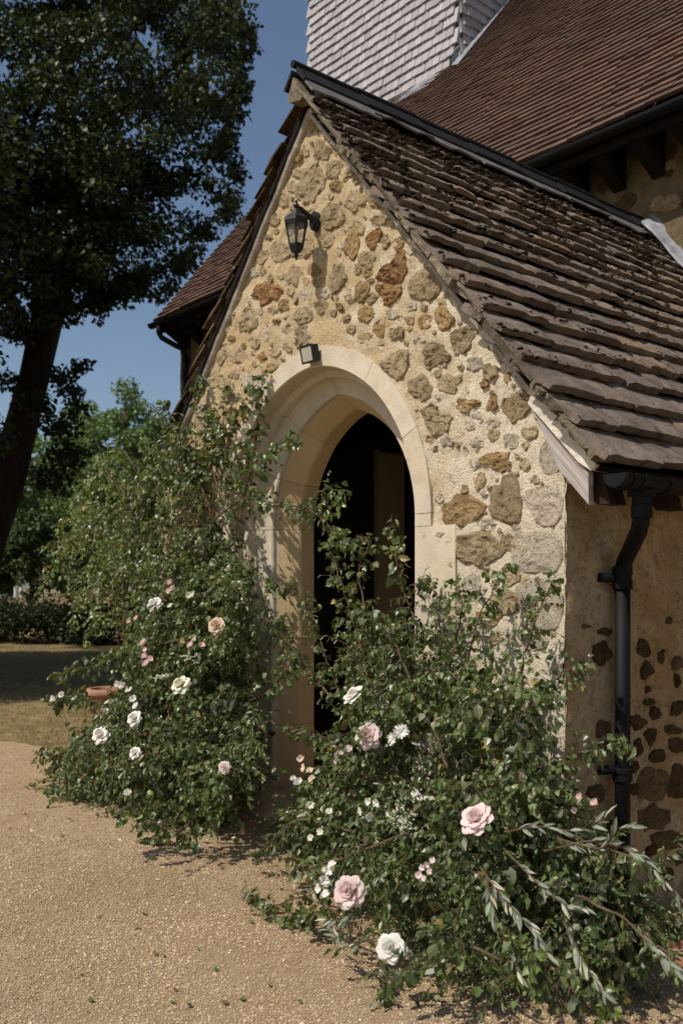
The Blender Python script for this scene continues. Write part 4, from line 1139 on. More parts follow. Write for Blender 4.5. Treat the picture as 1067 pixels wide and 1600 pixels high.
def right_arrangement():
    root = thing('foliage_arrangement', (1.25, -.45, .05), 'lush green foliage arrangement with roses and olive sprigs right of the doorway', 'flower arrangement', 'foliage arrangements either side of the arch')
    p = Plant()
    poly = [(548, 1010), (575, 965), (620, 960), (660, 985), (700, 1000), (740, 985), (790, 1030), (815, 1060), (830, 1090), (840, 1130), (855, 1180), (880, 1225), (905, 1285), (950, 1365), (1010, 1405), (1055, 1425), (1058, 1475),
            (985, 1512), (890, 1532), (800, 1530), (700, 1535), (600, 1525), (540, 1490), (480, 1470), (440, 1440), (470, 1380), (470, 1330), (430, 1290), (455, 1262), (500, 1215), (545, 1160), (545, 1080)]
    def yb(px, py):
        t = min(1, max(0, (py - 900) / 600)); c = 1 - abs(px - 700) / 420
        return -(.16 + .82 * t ** .9) * max(.35, min(1, c * 1.5)), -.05 - .12 * t
    p.fill(poly, yb, 2500, .032, per=9, tl=.16)
    low = [(470, 1270), (530, 1200), (620, 1180), (760, 1200), (860, 1230), (930, 1350), (1040, 1430), (950, 1490), (800, 1530), (600, 1520), (450, 1440), (470, 1350)]
    p.fill(low, yb, 1000, .032, per=9, tl=.15)
    for c in ([(620, 1120, -.25), (650, 1000, -.28), (625, 900, -.25), (612, 822, -.2)], [(560, 1150, -.2), (510, 1030, -.25), (470, 930, -.25), (415, 915, -.3)],
              [(600, 1150, -.3), (560, 1000, -.3), (530, 900, -.25), (515, 850, -.2)], [(720, 1100, -.2), (740, 990, -.18), (765, 930, -.14), (792, 880, -.12)],
              [(780, 1150, -.2), (815, 1040, -.16), (840, 960, -.14), (868, 900, -.1)], [(760, 1200, -.3), (830, 1100, -.25), (880, 1050, -.22), (912, 1038, -.22)],
              [(680, 1100, -.2), (690, 990, -.16), (680, 930, -.12), (660, 900, -.1)], [(820, 1250, -.3), (880, 1190, -.3), (940, 1170, -.3), (985, 1165, -.3)],
              [(600, 1250, -.4), (540, 1180, -.4), (500, 1150, -.4), (450, 1136, -.42)], [(560, 1300, -.5), (470, 1280, -.55), (430, 1310, -.6), (400, 1335, -.65)],
              [(600, 1400, -.7), (500, 1430, -.8), (430, 1450, -.85), (372, 1478, -.85)], [(560, 1450, -.8), (480, 1400, -.85), (420, 1420, -.85), (390, 1400, -.85)],
              [(600, 1480, -.85), (600, 1530, -.95), (598, 1560, -1.0)], [(880, 1300, -.4), (960, 1330, -.4), (1020, 1345, -.4), (1075, 1320, -.4)],
              [(900, 1400, -.6), (980, 1440, -.6), (1040, 1490, -.6), (1075, 1530, -.6)], [(740, 1480, -.85), (830, 1520, -.9), (900, 1545, -.9), (950, 1575, -.9)],
              [(700, 1200, -.45), (640, 1060, -.4), (600, 980, -.34), (560, 950, -.3)], [(520, 1090, -.3), (490, 1060, -.3), (450, 1000, -.32), (440, 960, -.33)],
              [(640, 1300, -.7), (560, 1330, -.8), (500, 1350, -.85), (455, 1350, -.85)],
              [(580, 980, -.26), (560, 900, -.25), (575, 850, -.22), (560, 835, -.2)], [(700, 1050, -.2), (720, 960, -.17), (715, 905, -.14)]):
        p.spray(sv(*c), per_m=58, tl=.13, n=7, size=.032)
    p.build(root)
    for c, n in (([(850, 1330, -.62), (930, 1310, -.62), (1000, 1335, -.6), (1060, 1400, -.6), (1085, 1440, -.6)], 34), ([(750, 1355, -.85), (790, 1410, -.9), (830, 1450, -.92), (852, 1490, -.92)], 30),
                 ([(790, 1330, -.8), (850, 1390, -.85), (890, 1420, -.88), (905, 1415, -.88)], 22), ([(760, 1370, -.85), (765, 1410, -.9), (790, 1470, -.95), (812, 1530, -.98)], 24),
                 ([(560, 1420, -.9), (530, 1440, -.93), (500, 1435, -.95)], 14), ([(580, 1470, -.92), (540, 1475, -.96), (510, 1450, -.98)], 14), ([(870, 1310, -.6), (940, 1330, -.65), (960, 1300, -.65), (985, 1290, -.65)], 16),
                 ([(880, 1440, -.9), (910, 1500, -.95), (945, 1560, -.98)], 14), ([(990, 1450, -.7), (1030, 1490, -.72), (1080, 1540, -.74)], 16), ([(790, 1300, -.75), (840, 1290, -.75), (900, 1300, -.72), (950, 1275, -.7)], 18)):
        olive_branch(root, sv(*c), n)
right_arrangement()

def left_arrangement():
    root = thing('foliage_arrangement', (-.95, -.45, .2), 'taller dark green foliage arrangement climbing the wall left of the doorway', 'flower arrangement', 'foliage arrangements either side of the arch')
    p = Plant()
    poly = [(100, 1270), (70, 1220), (110, 1160), (185, 1118), (212, 1050), (215, 985), (235, 920), (265, 880), (290, 850), (330, 830), (375, 850), (395, 880), (395, 930), (408, 980), (405, 1060), (405, 1120), (408, 1180), (392, 1245), (345, 1280), (250, 1285), (150, 1285)]
    def yb(px, py):
        t = min(1, max(0, (py - 800) / 480)); c = 1 - abs(px - 290) / 260
        e = max(0, (330 - px) / 210) * .62 * t * t
        return -(.12 + .75 * t) * max(.35, min(1, c * 1.5)) - e, -.04 - .05 * t - e * .8
    p.fill(poly, yb, 2400, .034, per=9, tl=.16)
    low = [(130, 1160), (200, 1080), (300, 1050), (385, 1090), (400, 1190), (380, 1255), (250, 1282), (120, 1270)]
    p.fill(low, yb, 1100, .036, per=9, tl=.15)
    dense = [(290, 900), (390, 890), (392, 1000), (392, 1140), (330, 1160), (280, 1050)]
    p.fill(dense, lambda a, b: (-.45, -.05), 800, .034, per=9)
    p.fill([(190, 860), (225, 760), (262, 690), (285, 660), (305, 720), (320, 800), (290, 870)], lambda a, b: (-.32, -.06), 330, .034, per=8, tl=.19)
    for c in ([(340, 900, -.12), (352, 780, -.07), (350, 680, -.05), (352, 600, -.04)], [(330, 850, -.1), (312, 750, -.08), (305, 660, -.06), (318, 590, -.05)],
              [(390, 800, -.1), (395, 720, -.07), (405, 640, -.06), (412, 580, -.05)], [(300, 860, -.14), (280, 760, -.12), (268, 680, -.1), (262, 625, -.1)],
              [(370, 850, -.12), (390, 740, -.1), (430, 700, -.12), (462, 680, -.14)], [(330, 820, -.2), (380, 780, -.25), (440, 790, -.28), (475, 800, -.3)],
              [(420, 790, -.26), (480, 795, -.3), (520, 830, -.3), (545, 850, -.3)], [(470, 800, -.3), (500, 770, -.3), (522, 765, -.3), (536, 785, -.3)],
              [(360, 800, -.2), (330, 720, -.1), (370, 650, -.07), (392, 600, -.06)], [(330, 800, -.15), (300, 720, -.12), (285, 700, -.14), (250, 640, -.16)],
              [(390, 960, -.2), (420, 970, -.2), (450, 1010, -.2), (462, 1040, -.2)], [(380, 1100, -.3), (420, 1080, -.3), (445, 1050, -.25), (460, 1020, -.22)],
              [(300, 1200, -.6), (180, 1210, -.75), (100, 1240, -.85), (20, 1230, -.9)], [(260, 1240, -.6), (160, 1260, -.7), (110, 1290, -.75), (70, 1300, -.75)],
              [(250, 1120, -.5), (170, 1100, -.55), (120, 1090, -.6), (80, 1090, -.62)], [(260, 1150, -.5), (180, 1150, -.6), (110, 1180, -.65), (60, 1180, -.65)],
              [(280, 1000, -.4), (200, 1020, -.45), (150, 1040, -.5), (85, 1055, -.5)], [(330, 1250, -.7), (280, 1300, -.8), (240, 1310, -.85), (210, 1320, -.85)],
              [(260, 940, -.3), (210, 900, -.32), (180, 890, -.32), (160, 915, -.34)], [(310, 830, -.15), (255, 780, -.2), (230, 740, -.22), (245, 700, -.22)],
              [(310, 780, -.08), (335, 700, -.06), (333, 640, -.05)],
              [(370, 900, -.15), (372, 800, -.1), (378, 740, -.08), (372, 690, -.07)], [(280, 820, -.12), (300, 740, -.1), (322, 690, -.08), (325, 650, -.06)]):
        p.spray(sv(*c), per_m=46, tl=.14, n=7, size=.038)
    p.build(root, mul=1.)
    for c, n in (([(230, 1150, -.6), (190, 1130, -.65), (150, 1140, -.68), (110, 1175, -.7)], 22), ([(300, 930, -.35), (350, 920, -.4), (390, 950, -.42)], 16)):
        olive_branch(root, sv(*c), n, .06)
left_arrangement()

def sapling():
    base = onG(190, 1030); X, Y = -2.05, .25
    root = thing('birch_sapling', (X, Y, float(gz(X, Y))), 'cut birch sapling with drooping twigs of small pale leaves left of the porch', 'young tree')
    p = Plant(); F_ = lambda px, py, dy=0.: onY(px, py, Y + dy)
    z0 = float(gz(X, Y))
    p.br.append((np.array([(X, Y, z0), F_(195, 1000), F_(193, 930), F_(191, 860), F_(196, 790), F_(215, 740), F_(232, 690)]), .014))
    p.br.append((np.array([(X - .05, Y - .02, z0), F_(184, 1000), F_(182, 930), F_(178, 880), F_(170, 840)]), .008))
    def sp(*c, **k): p.spray([F_(a, b, d) for a, b, d in c], **k)
    for c in ([(193, 900, 0), (160, 850, 0), (120, 850, .1), (85, 880, .1), (62, 925, .1)], [(195, 830, 0), (160, 790, .1), (120, 790, .1), (90, 830, .1)], [(196, 790, 0), (170, 740, 0), (140, 750, .1), (115, 790, .1)],
              [(193, 880, 0), (230, 830, 0), (262, 800, 0), (285, 830, 0)], [(195, 800, 0), (225, 760, .1), (255, 750, .1), (270, 790, .1)], [(215, 740, 0), (250, 720, 0), (275, 700, .1)], [(193, 940, 0), (150, 920, .1), (125, 940, .1), (110, 980, .1)],
              [(215, 740, 0), (190, 700, 0), (165, 715, 0), (150, 760, 0)], [(193, 960, 0), (230, 900, .1), (255, 880, .1), (270, 920, .1)], [(192, 900, 0), (165, 880, -.1), (140, 890, -.15), (120, 930, -.15)], [(190, 860, 0), (150, 830, -.1), (120, 840, -.1), (100, 870, -.1)],
              [(182, 960, 0), (150, 960, -.1), (140, 990, -.1), (135, 1010, -.1)], [(196, 800, 0), (150, 800, .2), (110, 830, .25), (75, 855, .25)], [(193, 930, 0), (215, 890, .2), (235, 870, .2), (245, 905, .2)]):
        sp(*c, r0=.004, per_m=34, tl=.17, n=9, size=.032, grav=.7, start=.1)
    # bare drooping twigs
    for c in ([(150, 925), (110, 930), (75, 935), (45, 965)], [(150, 925), (100, 940), (60, 975)], [(150, 925), (118, 945), (95, 975)], [(200, 765), (160, 730), (130, 745)], [(172, 750), (155, 705), (140, 720), (125, 760)], [(172, 750), (160, 715), (165, 745)], [(180, 770), (145, 755), (118, 760)]):
        p.br.append((np.array([F_(a, b) for a, b in c]), .0028))
    p.fill([(120, 800), (190, 760), (260, 740), (280, 860), (270, 960), (200, 1000), (140, 960), (110, 900)], lambda a, b: (Y - .25, Y + .3), 420, .032, tl=.18, per=9)
    p.build(root, mul=1.5, parts=120)
sapling()

# ------------------------------------------------------------------ flowers
def petal_mesh(name, w, h, cup, curl, mat):
    vs = []; nu, nv = 4, 4
    for j in range(nv + 1):
        v = j / nv
        wid = w * (math.sin(min(1, v * 1.25 + .12) * math.pi * .5) ** .7) * (1 - .35 * max(0, v - .75) / .25)
        for i in range(nu + 1):
            u = i / nu * 2 - 1; x = u * wid; y = cup * (1 - u * u) * -1 * math.sin(v * math.pi * .6) + curl * max(0, v - .6) ** 1.5 * 6 * -1
            k_ = .05 * v * v; sd = w * 10 + h; rf = lambda o: mn.noise(Vector((u * 2.2 + sd, v * 2.5, o))) * k_
            vs.append((x + rf(1), y + rf(2) * 1.8, h * v - .15 * h * u * u * v + rf(3)))
    fs = [(j * 5 + i, j * 5 + i + 1, j * 5 + i + 6, j * 5 + i + 5) for j in range(4) for i in range(4)]
    me = bpy.data.meshes.new('petal'); me.from_pydata(vs, [], fs); me.materials.append(M[mat]); me.polygons.foreach_set('use_smooth', [True] * 16); return me
PM = {}
def petals_for(mat):
    if mat not in PM: PM[mat] = (petal_mesh('petal', .30, .62, .12, .02, mat), petal_mesh('petal', .46, .72, .20, .10, mat), petal_mesh('petal', .58, .78, .22, .34, mat))
    return PM[mat]
def aim(c, ax, s):
    z = Vector(ax).normalized(); return Matrix.Translation(c) @ z.to_track_quat('Z', 'Y').to_matrix().to_4x4() @ Matrix.Scale(s, 4)
STEM_ME = None
def mini(fn, mat):
    m = MB(); fn(m); me = bpy.data.meshes.new('piece'); me.from_pydata(m.v, [], m.f); me.materials.append(M[mat]); return me
CALYX = mini(lambda m: (m.lathe((0, 0, -.35), [(.03, 0), (.12, .12), (.2, .3), (.16, .42)], 8), m.tube([(0, 0, -.3), (.1, 0, -1.0), (.2, .1, -2.4)], .06, 5)), 'sepal')
def fwd(px, py, Y):
    if px > 400: return Y
    t = min(1, max(0, (py - 800) / 480)); return Y - max(0, (330 - px) / 210) * .62 * t * t - .05
def rose(px, py, Y, rpx, mat, label, ax=(.25, -.8, .55), open_=1.):
    Y = fwd(px, py, Y + .03); c = onY(px, py, Y); s = rpx / FOC * depth(c) * .95
    t = thing('rose', c, label, 'rose', 'roses tucked into the foliage arrangements')
    A = aim(c, ax, s); inn, mid, out = petals_for(mat)
    def ring(n, me, tilt, r, zoff, sc, ph):
        for i in range(n):
            a = 2 * math.pi * i / n + ph + random.gauss(0, .08)
            mt = A @ Matrix.Rotation(a, 4, 'Z') @ Matrix.Translation((0, r, zoff)) @ Matrix.Rotation(math.radians(-tilt + random.gauss(0, 4)), 4, 'X') @ Matrix.Rotation(math.pi, 4, 'Z') @ Matrix.Scale(sc * random.uniform(.93, 1.07), 4)
            inst('petal', me, mt, t)
    ring(3, inn, -6, .05, -.10, .8, 0.2); ring(4, inn, 2, .11, -.16, 1.0, 1.1); ring(4, mid, 8, .15, -.24, .95, .6); ring(5, mid, 17, .20, -.30, 1.0, .3)
    ring(5, out, 22 * open_, .24, -.36, .96, 1.0); ring(6, out, 33 * open_, .29, -.44, 1.02, .1); ring(6, out, 47 * open_, .32, -.50, 1.02, .7)
    inst('calyx', CALYX, A, t)
def blossom_mesh(mat, n, w, h, tilt):
    vs = []; fs = []
    for k in range(n):
        a = 2 * math.pi * k / n; b = len(vs)
        for (x, y, z) in ((0, .05, 0), (-w, h * .55, .12), (w, h * .55, .12), (-w * .7, h * .95, .05), (w * .7, h * .95, .05), (0, h * .6, -.05)):
            p = Matrix.Rotation(a, 3, 'Z') @ (Matrix.Rotation(math.radians(tilt + random.gauss(0, 10)), 3, 'X') @ Vector((x, y, z))); vs.append(tuple(p))
        fs += [(b, b + 5, b + 1), (b, b + 2, b + 5), (b + 1, b + 5, b + 3), (b + 5, b + 4, b + 3), (b + 5, b + 2, b + 4)]
    me = bpy.data.meshes.new('blossom'); me.from_pydata(vs, [], fs); me.materials.append(M[mat]); return me
BL = {}
def blossoms(kind, label, pts, mat, grp, style='pea', size=8, ax=(.2, -.8, .5)):
    """a stem carrying several small blossoms; pts: (px,py,Y)"""
    pts = [(a, b, fwd(a, b, c)) for a, b, c in pts]; P = [onY(*q) for q in pts]; t = thing(kind, P[-1], label, kind.replace('_', ' ').replace(' spray', '').replace(' cluster', ''), grp)
    if (mat, style) not in BL:
        BL[(mat, style)] = blossom_mesh(mat, *{'pea': (5, .38, .95, 38), 'daisy': (13, .14, 1.0, 14), 'bell': (4, .42, 1.1, 60)}[style])
    low = P[-1] + np.array([random.gauss(0, .01), .07, -.10])
    if len(P) > 1:
        m = MB(); m.tube([tuple(q + np.array([0, .02, -.012])) for q in P] + [tuple(low)], .0022, 4); m.build('stem', 'sepal', t)
    else:
        m = MB(); m.tube([tuple(P[0] + np.array([0, .01, -.006])), tuple(low)], .0022, 4); m.build('stem', 'sepal', t)
    for q in P:
        s = size / FOC * depth(q) * random.uniform(.85, 1.15)
        inst('blossom', BL[(mat, style)], aim(q, np.array(ax) + rng.normal(size=3) * .3, s) @ Matrix.Rotation(random.uniform(0, 6), 4, 'Z'), t)
def umbel(px, py, Y, wpx, hpx, n, mat, label):
    Y = fwd(px, py, Y); c = onY(px, py, Y); t = thing('umbel_flower', c, label, 'flower head', 'lacy umbel flower heads in the foliage')
    k = depth(c) / FOC; m = MB(); dots = MB()
    for j in range(max(3, n // 14)):
        q = c + np.array([rng.uniform(-1, 1) * wpx * k * .7, rng.uniform(-.05, .03), rng.uniform(-1, 1) * hpx * k * .7])
        m.tube([tuple(c + np.array([0, .05, -.08])), tuple(q)], .0012, 3)
        for i in range(14):
            d = q + rng.normal(size=3) * np.array([wpx * k * .17, .012, hpx * k * .17]); r = random.uniform(.0028, .0048)
            m.tube([tuple(q + np.array([0, .012, -.02])), tuple(d)], .0006, 3, caps=False)
            dots.add(OCT_V * r * rng.uniform(.7, 1.3, (6, 1)) + d, [tuple(f) for f in OCT_F])
    m.build('stalks', 'sepal', t, kind='stuff'); dots.build('florets', mat, t, kind='stuff')
def flowers():
    rose(742, 1277, -.80, 22, 'petal_pink', 'blush pink rose highest in the middle of the right arrangement', (.1, -.75, .75), .85)
    rose(544, 1393, -.97, 21, 'petal_pink', 'pale pink rose low at the left edge of the right arrangement', (.5, -.9, .35))
    rose(611, 1482, -1.02, 19, 'petal_white', 'cream white rose lowest in the right arrangement near the gravel', (.55, -.8, .35), .95)
    rose(551, 1085, -.42, 16, 'petal_white', 'white rose uppermost beside the dark doorway', (-.2, -.7, .7), .6)
    rose(574, 1149, -.56, 17, 'petal_pink', 'wilting pink and white rose below the white one by the doorway', (.45, -.85, .35), 1.)
    rose(156, 1147, -.66, 12, 'petal_white', 'bright white rose at the outer left of the left arrangement', (.4, -.8, .5))
    rose(209, 1122, -.62, 10, 'petal_white', 'white rose right of and above the outermost white rose', (.4, -.8, .4))
    rose(241, 942, -.36, 10, 'petal_white', 'white rose highest in the left arrangement', (.4, -.7, .6))
    rose(337, 977, -.54, 11, 'petal_beige', 'beige rose in the shady upper right of the left arrangement', (.5, -.8, .3))
    rose(210, 1176, -.7, 8, 'petal_white', 'small white rose below the pair of white roses at left', (.4, -.8, .4))
    rose(350, 1199, -.72, 8, 'petal_pink', 'small pink rose low at the right side of the left arrangement', (.6, -.8, .2))
    rose(281, 1068, -.66, 13, 'petal_cream', 'creamy rose in the middle of the left arrangement', (.3, -.7, .6), 1.1)
    g = 'sprays of small blossoms in the foliage'
    blossoms('daisy_cluster', 'two double white daisies in the upper right arrangement', [(627, 1144, -.62), (614, 1155, -.64)], 'petal_white', g, 'daisy', 13)
    blossoms('daisy_cluster', 'single small white daisy right of the double daisies', [(649, 1164, -.62)], 'petal_white', g, 'daisy', 8)
    blossoms('sweet_pea_spray', 'pale pink sweet peas below the wilting rose by the doorway', [(545, 1172, -.5), (531, 1180, -.52), (528, 1190, -.52)], 'petal_pink', g, 'pea', 9)
    blossoms('sweet_pea_spray', 'faded pink sweet peas at the upper left of the right arrangement', [(470, 1186, -.5), (477, 1200, -.5), (484, 1206, -.5), (489, 1218, -.5)], 'petal_beige', g, 'pea', 8)
    blossoms('sweet_pea_spray', 'white sweet pea with two blossoms at the left rim of the right arrangement', [(460, 1220, -.55), (468, 1226, -.55)], 'petal_white', g, 'bell', 10)
    blossoms('sweet_pea_spray', 'white sweet peas left of the pink rose in the right arrangement', [(577, 1252, -.75), (565, 1267, -.78), (574, 1276, -.78), (589, 1254, -.75)], 'petal_white', g, 'pea', 9)
    blossoms('sweet_pea_spray', 'cream sweet peas over the gravel at the left rim of the right arrangement', [(486, 1258, -.6), (500, 1266, -.62), (515, 1270, -.64), (502, 1300, -.7), (487, 1310, -.7)], 'petal_cream', g, 'pea', 8)
    blossoms('delphinium_spray', 'pink and white delphinium beside the low pink rose', [(520, 1352, -.92), (512, 1362, -.93), (506, 1376, -.94), (500, 1388, -.95), (510, 1398, -.96), (495, 1402, -.95)], 'petal_white', g, 'pea', 10)
    blossoms('delphinium_spray', 'dusky pink delphinium spray below and left of the highest pink rose', [(676, 1345, -.9), (668, 1350, -.9), (661, 1356, -.91), (672, 1362, -.91), (655, 1368, -.92), (664, 1374, -.92)], 'petal_pink', g, 'pea', 8)
    blossoms('stock_spray', 'pink blossoms by the downpipe at the right of the right arrangement', [(907, 1246, -.5), (897, 1268, -.5), (930, 1256, -.5)], 'petal_rose', g, 'pea', 9)
    blossoms('stock_spray', 'column of pink blossoms in the middle of the left arrangement', [(227, 1005, -.5), (229, 1017, -.52), (227, 1027, -.52), (236, 1031, -.53), (230, 1038, -.53)], 'petal_rose', g, 'pea', 8)
    blossoms('stock_spray', 'cluster of three pink blossoms below the beige rose', [(306, 1001, -.58), (299, 1009, -.58), (315, 1010, -.58)], 'petal_rose', g, 'pea', 8)
    blossoms('stock_spray', 'two pink blossoms near the birch sapling twigs', [(203, 971, -.45), (215, 966, -.45)], 'petal_rose', g, 'pea', 6)
    blossoms('stock_spray', 'pink blossoms high on the left arrangement against the wall', [(267, 910, -.32), (271, 919, -.33), (265, 925, -.33)], 'petal_rose', g, 'pea', 7)
    blossoms('sweet_pea_spray', 'white sweet pea on the outermost left sprig over the lawn', [(88, 1093, -.64), (101, 1087, -.63)], 'petal_white', g, 'bell', 9)
    blossoms('sweet_pea_spray', 'pinkish white sweet pea in front of the terracotta pot', [(188, 1068, -.5), (194, 1074, -.5)], 'petal_white', g, 'bell', 9)
    blossoms('sweet_pea_spray', 'white sweet peas trailing down below the terracotta pot', [(203, 1080, -.52), (209, 1092, -.54), (214, 1104, -.56), (170, 1098, -.5), (165, 1112, -.52)], 'petal_white', g, 'pea', 8)
    blossoms('sweet_pea_spray', 'white blossoms lowest in the left arrangement', [(203, 1243, -.8), (54, 1229, -.86)][:1], 'petal_white', g, 'bell', 9)
    blossoms('stock_spray', 'small white blossoms beside the highest white rose of the left arrangement', [(268, 948, -.36), (296, 930, -.36), (303, 929, -.36)], 'petal_cream', g, 'pea', 7)
    umbel(655, 1243, -.82, 22, 12, 90, 'petal_white', 'white umbel flower head left of the highest pink rose')
    umbel(630, 1275, -.86, 34, 22, 150, 'petal_cream', 'wide greenish umbel flower head below the white one')
    umbel(262, 1055, -.64, 13, 10, 70, 'petal_cream', 'cream umbel flower head beside the creamy rose')
    umbel(299, 1028, -.6, 14, 10, 60, 'petal_cream', 'greenish umbel flower head under the cluster of three pink blossoms')
flowers()

def debris():
    n = 170; f = rng.uniform(2.9, 6., n); u = rng.uniform(-.36, .36, n)
    P = CAM[None] + FWD[None] * f[:, None] + RIGHT[None] * (u * f)[:, None]
    near = np.array([min(math.hypot(p[0] - 1.3, p[1] + .7), math.hypot(p[0] + .9, p[1] + .6)) for p in P])
    k = is_gravel(P[:, 0] - .1, P[:, 1]) & (P[:, 1] < -.1) & (near < rng.uniform(.5, 2.0, n)); P = P[k]; n = len(P)
    P[:, 2] = gz(P[:, 0], P[:, 1]) + .016
    a = rng.uniform(0, 6.28, n); D = np.stack([np.cos(a), np.sin(a), rng.uniform(-.05, .2, n)], 1); N = rng.normal(size=(n, 3)) * .25 + np.array([0, 0, 1.])
    c = np.where(rng.random((n, 1)) < .3, np.array([[.20, .13, .06]]), leaf_cols(n))
    leaf_mesh('fallen_leaves', P, D, N, rng.uniform(.014, .032, n), T_BIRCH, c, 'leaf')
    o = COL.objects['fallen_leaves']; tag(o, 'small fallen leaves lying on the gravel around the arrangements', 'fallen leaves', kind='stuff')
debris()

# ------------------------------------------------------------------ pot and bricks
def pot():
    c = onG(172, 1118); c = np.array([c[0], c[1], float(gz(c[0], c[1]))])
    t = thing('terracotta_pot', c, 'round terracotta pot standing on the lawn behind the left arrangement', 'plant pot')
    m = MB(); n = 28; R_, h = .20, .27
    prof = [(.14, 0), (.185, .2), (.215, .205), (.222, .215), (.222, .265), (.214, .27), (.19, .27), (.183, .262), (.178, .2)]
    v = [(c[0] + r * math.cos(2 * math.pi * k / n), c[1] + r * math.sin(2 * math.pi * k / n), c[2] + z) for r, z in prof for k in range(n)]
    m.add(v, [(i * n + k, i * n + (k + 1) % n, (i + 1) * n + (k + 1) % n, (i + 1) * n + k) for i in range(len(prof) - 1) for k in range(n)]); m.build('pot_body', 'terracotta', t, smooth=True)
    m = MB(); m.lathe((c[0], c[1], c[2] + .15), [(.17, 0), (.178, .05)], 20); m.build('soil', 'soil', t)
pot()
def bricks():
    spots = [(1010, 1500, 20), (1045, 1512, -25), (1062, 1478, 50)]
    labs = ['half buried red brick nearest the olive sprig at the foot of the side wall', 'loose red brick lying flat at the right edge of the gravel', 'tilted red brick behind the loose one by the side wall']
    for (px, py, a), lb in zip(spots, labs):
        c = onG(px, py); m = MB(); m.box((-.09, -.045, -.02), (.09, .045, .022))
        R = Matrix.Translation((c[0], c[1], c[2] + .006)) @ Matrix.Rotation(math.radians(a), 4, 'Z') @ Matrix.Rotation(random.gauss(0, .08), 4, 'X')
        v = []
        for p in m.v: v.append(tuple(R @ (Vector(p) + Vector((random.gauss(0, .004), random.gauss(0, .004), random.gauss(0, .003))))))
        m.v = v; tag(m.build('brick', 'brick_red'), lb, 'brick', 'loose red bricks at the foot of the side wall')
bricks()

